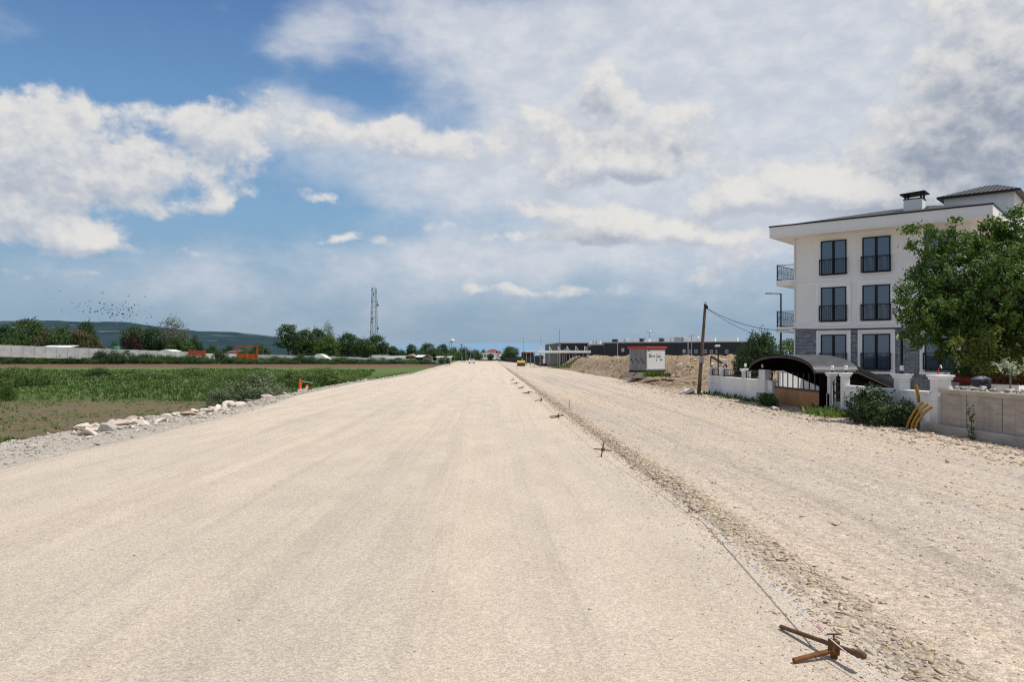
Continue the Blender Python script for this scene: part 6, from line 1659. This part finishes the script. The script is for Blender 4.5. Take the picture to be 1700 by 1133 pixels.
far = [(926, 695, 'rusty string line stand third from us along the gravel ridge', .5), (897, 666.5, 'rusty string line stand fourth from us along the gravel ridge', -.6), (877, 654, 'rusty string line stand fifth from us along the gravel ridge', .8), (866, 645.5, 'rusty string line stand sixth from us along the gravel ridge', .2), (857, 638, 'rusty string line stand seventh from us along the gravel ridge', 1.2), (851, 632, 'rusty string line stand eighth and farthest from us along the ridge', .1)]
spts = []
for px, py, lb, rz in far:
    x, y, _ = G(px, py, 0); spts.append((x, y)); dup(s0, (x, y, float(z_road(x, y))), rz*.45, lb, .95)
# the crossed stand
x1, y1, _ = G(1000, 759, 0)
t_ = thing('string_line_stand', 'rusty steel cross shaped stand second from us beside the gravel ridge', 'stand', (x1, y1, float(z_road(x1, y1))), .15)
m_ = MB(); m_.tube((-.02, .02, 0), (.03, 0, .31), .014, n=8); m_.build('upright', M['rustdark'], t_)
m_ = MB(); m_.tube((-.19, 0, .19), (.20, -.03, .14), .013, n=8); m_.build('cross_bar', M['rustdark'], t_)
m_ = MB(); m_.bb(-.02, .045, -.03, .03, .13, .20); m_.build('clamp', M['rust'], t_)
# string: taut white line with red flecks, from off frame past the near stand to the far stands
def string_mat():
    m, nt = new_mat('white_red_string'); k = N(nt); p = k.pos()
    s = nt.nodes.new('ShaderNodeSeparateXYZ'); nt.links.new(p, s.inputs[0])
    f = k.ramp(k.noise(k.vmath('MULTIPLY', p, (1, 3.2, 1)), 1.0, 3, .7), .55, .60)
    k.out(k.bsdf(k.mix(f, (.80, .78, .77, 1), (.60, .10, .12, 1)), .6)); return m
M['string'] = string_mat()
zc_ = float(z_road(sx0, sy0))
pA = Vector((sx0+.02, sy0+.03, zc_+.138)); pB = Vector((*G(1166, 868, .0)[:2], .012)); pC = Vector((*G(1500, 1168, .03)[:2], .05))
m_ = MB(); m_.path([pC, pA], .0042, 6); m_.path([pA, pA.lerp(pB, .35)-Vector((0, 0, .012)), pA.lerp(pB, .7)-Vector((0, 0, .012)), pB], [.0042, .0045, .005, .004], 6)
qq = pA.lerp(pB, .5)+Vector((.022, 0, .004)); m_.path([pA+Vector((.01, 0, .008)), pA.lerp(pB, .25)+Vector((.02, 0, .008)), qq, pB+Vector((.01, 0, 0))], [.0032]*4, 5)
prev = pB
for (x, y) in [(x1, y1)]+spts[:3]:
    q = Vector((x, y, float(z_road(x, y))+.02)); m_.path([prev, q], .0045, 5); prev = q
o = m_.build('string_line', M['string']); tag(o, 'thin white and red string line stretched past the rusty stands', 'string')
# survey stake with white tape
x, y, _ = G(945, 683, -.1); t_ = thing('survey_stake', 'thin steel survey stake with white tape wings on the right carriageway', 'stake', (x, y, float(z_side(x, y))))
m_ = MB(); m_.tube((0, 0, 0), (0, 0, .50), .011, n=6); m_.build('rod', M['darkgrey'], t_)
m_ = MB(); m_.path([(0, 0, .42), (-.12, 0, .37), (-.27, 0, .22)], .008, 4); m_.path([(0, 0, .42), (.14, 0, .36), (.3, .0, .24)], .008, 4); m_.build('tape', M['white'], t_)
# orange posts on the left shoulder
M['cone'] = plain('orange_plastic', (.68, .10, .02), .5, .12, 6)
x, y, _ = G(498, 652.5, -.35)
t_ = thing('delineator_post', 'tall orange traffic post with white band on the rocky left shoulder', 'traffic post', (x, y, float(z_bank(x, y))+.1))
m_ = MB(); m_.lathe([(.17, 0), (.18, .05), (.13, .08), (.11, .45), (.10, .62), (.05, .78), (.045, .86), (.02, .88)], n=14); m_.build('post', M['cone'], t_)
m_ = MB(); m_.lathe([(.183, .02), (.186, .06), (.18, .10)], n=14); m_.build('white_band', M['white'], t_)
x2, y2, _ = G(508.5, 651.5, -.35)
t_ = thing('traffic_cone', 'short broken orange cone right of the tall orange post', 'traffic cone', (x2, y2, float(z_bank(x2, y2))+.1)); t_.rotation_euler[1] = .25
m_ = MB(); m_.lathe([(.15, 0), (.15, .04), (.11, .05), (.08, .28), (.05, .33)], n=12); m_.build('cone', M['cone'], t_); m_ = MB(); m_.lathe([(.104, .10), (.094, .18)], n=12); m_.build('white_band', M['white'], t_)
m_ = MB(); zb_ = float(z_bank(x, y)); m_.path([(x+.1, y+.1, zb_+.78), (x+.85, y+.15, zb_+.66)], .025, 6); tag(m_.build('plastic_pipe', M['precast']), 'pale pipe leaning from the orange post over the rocks', 'pipe')
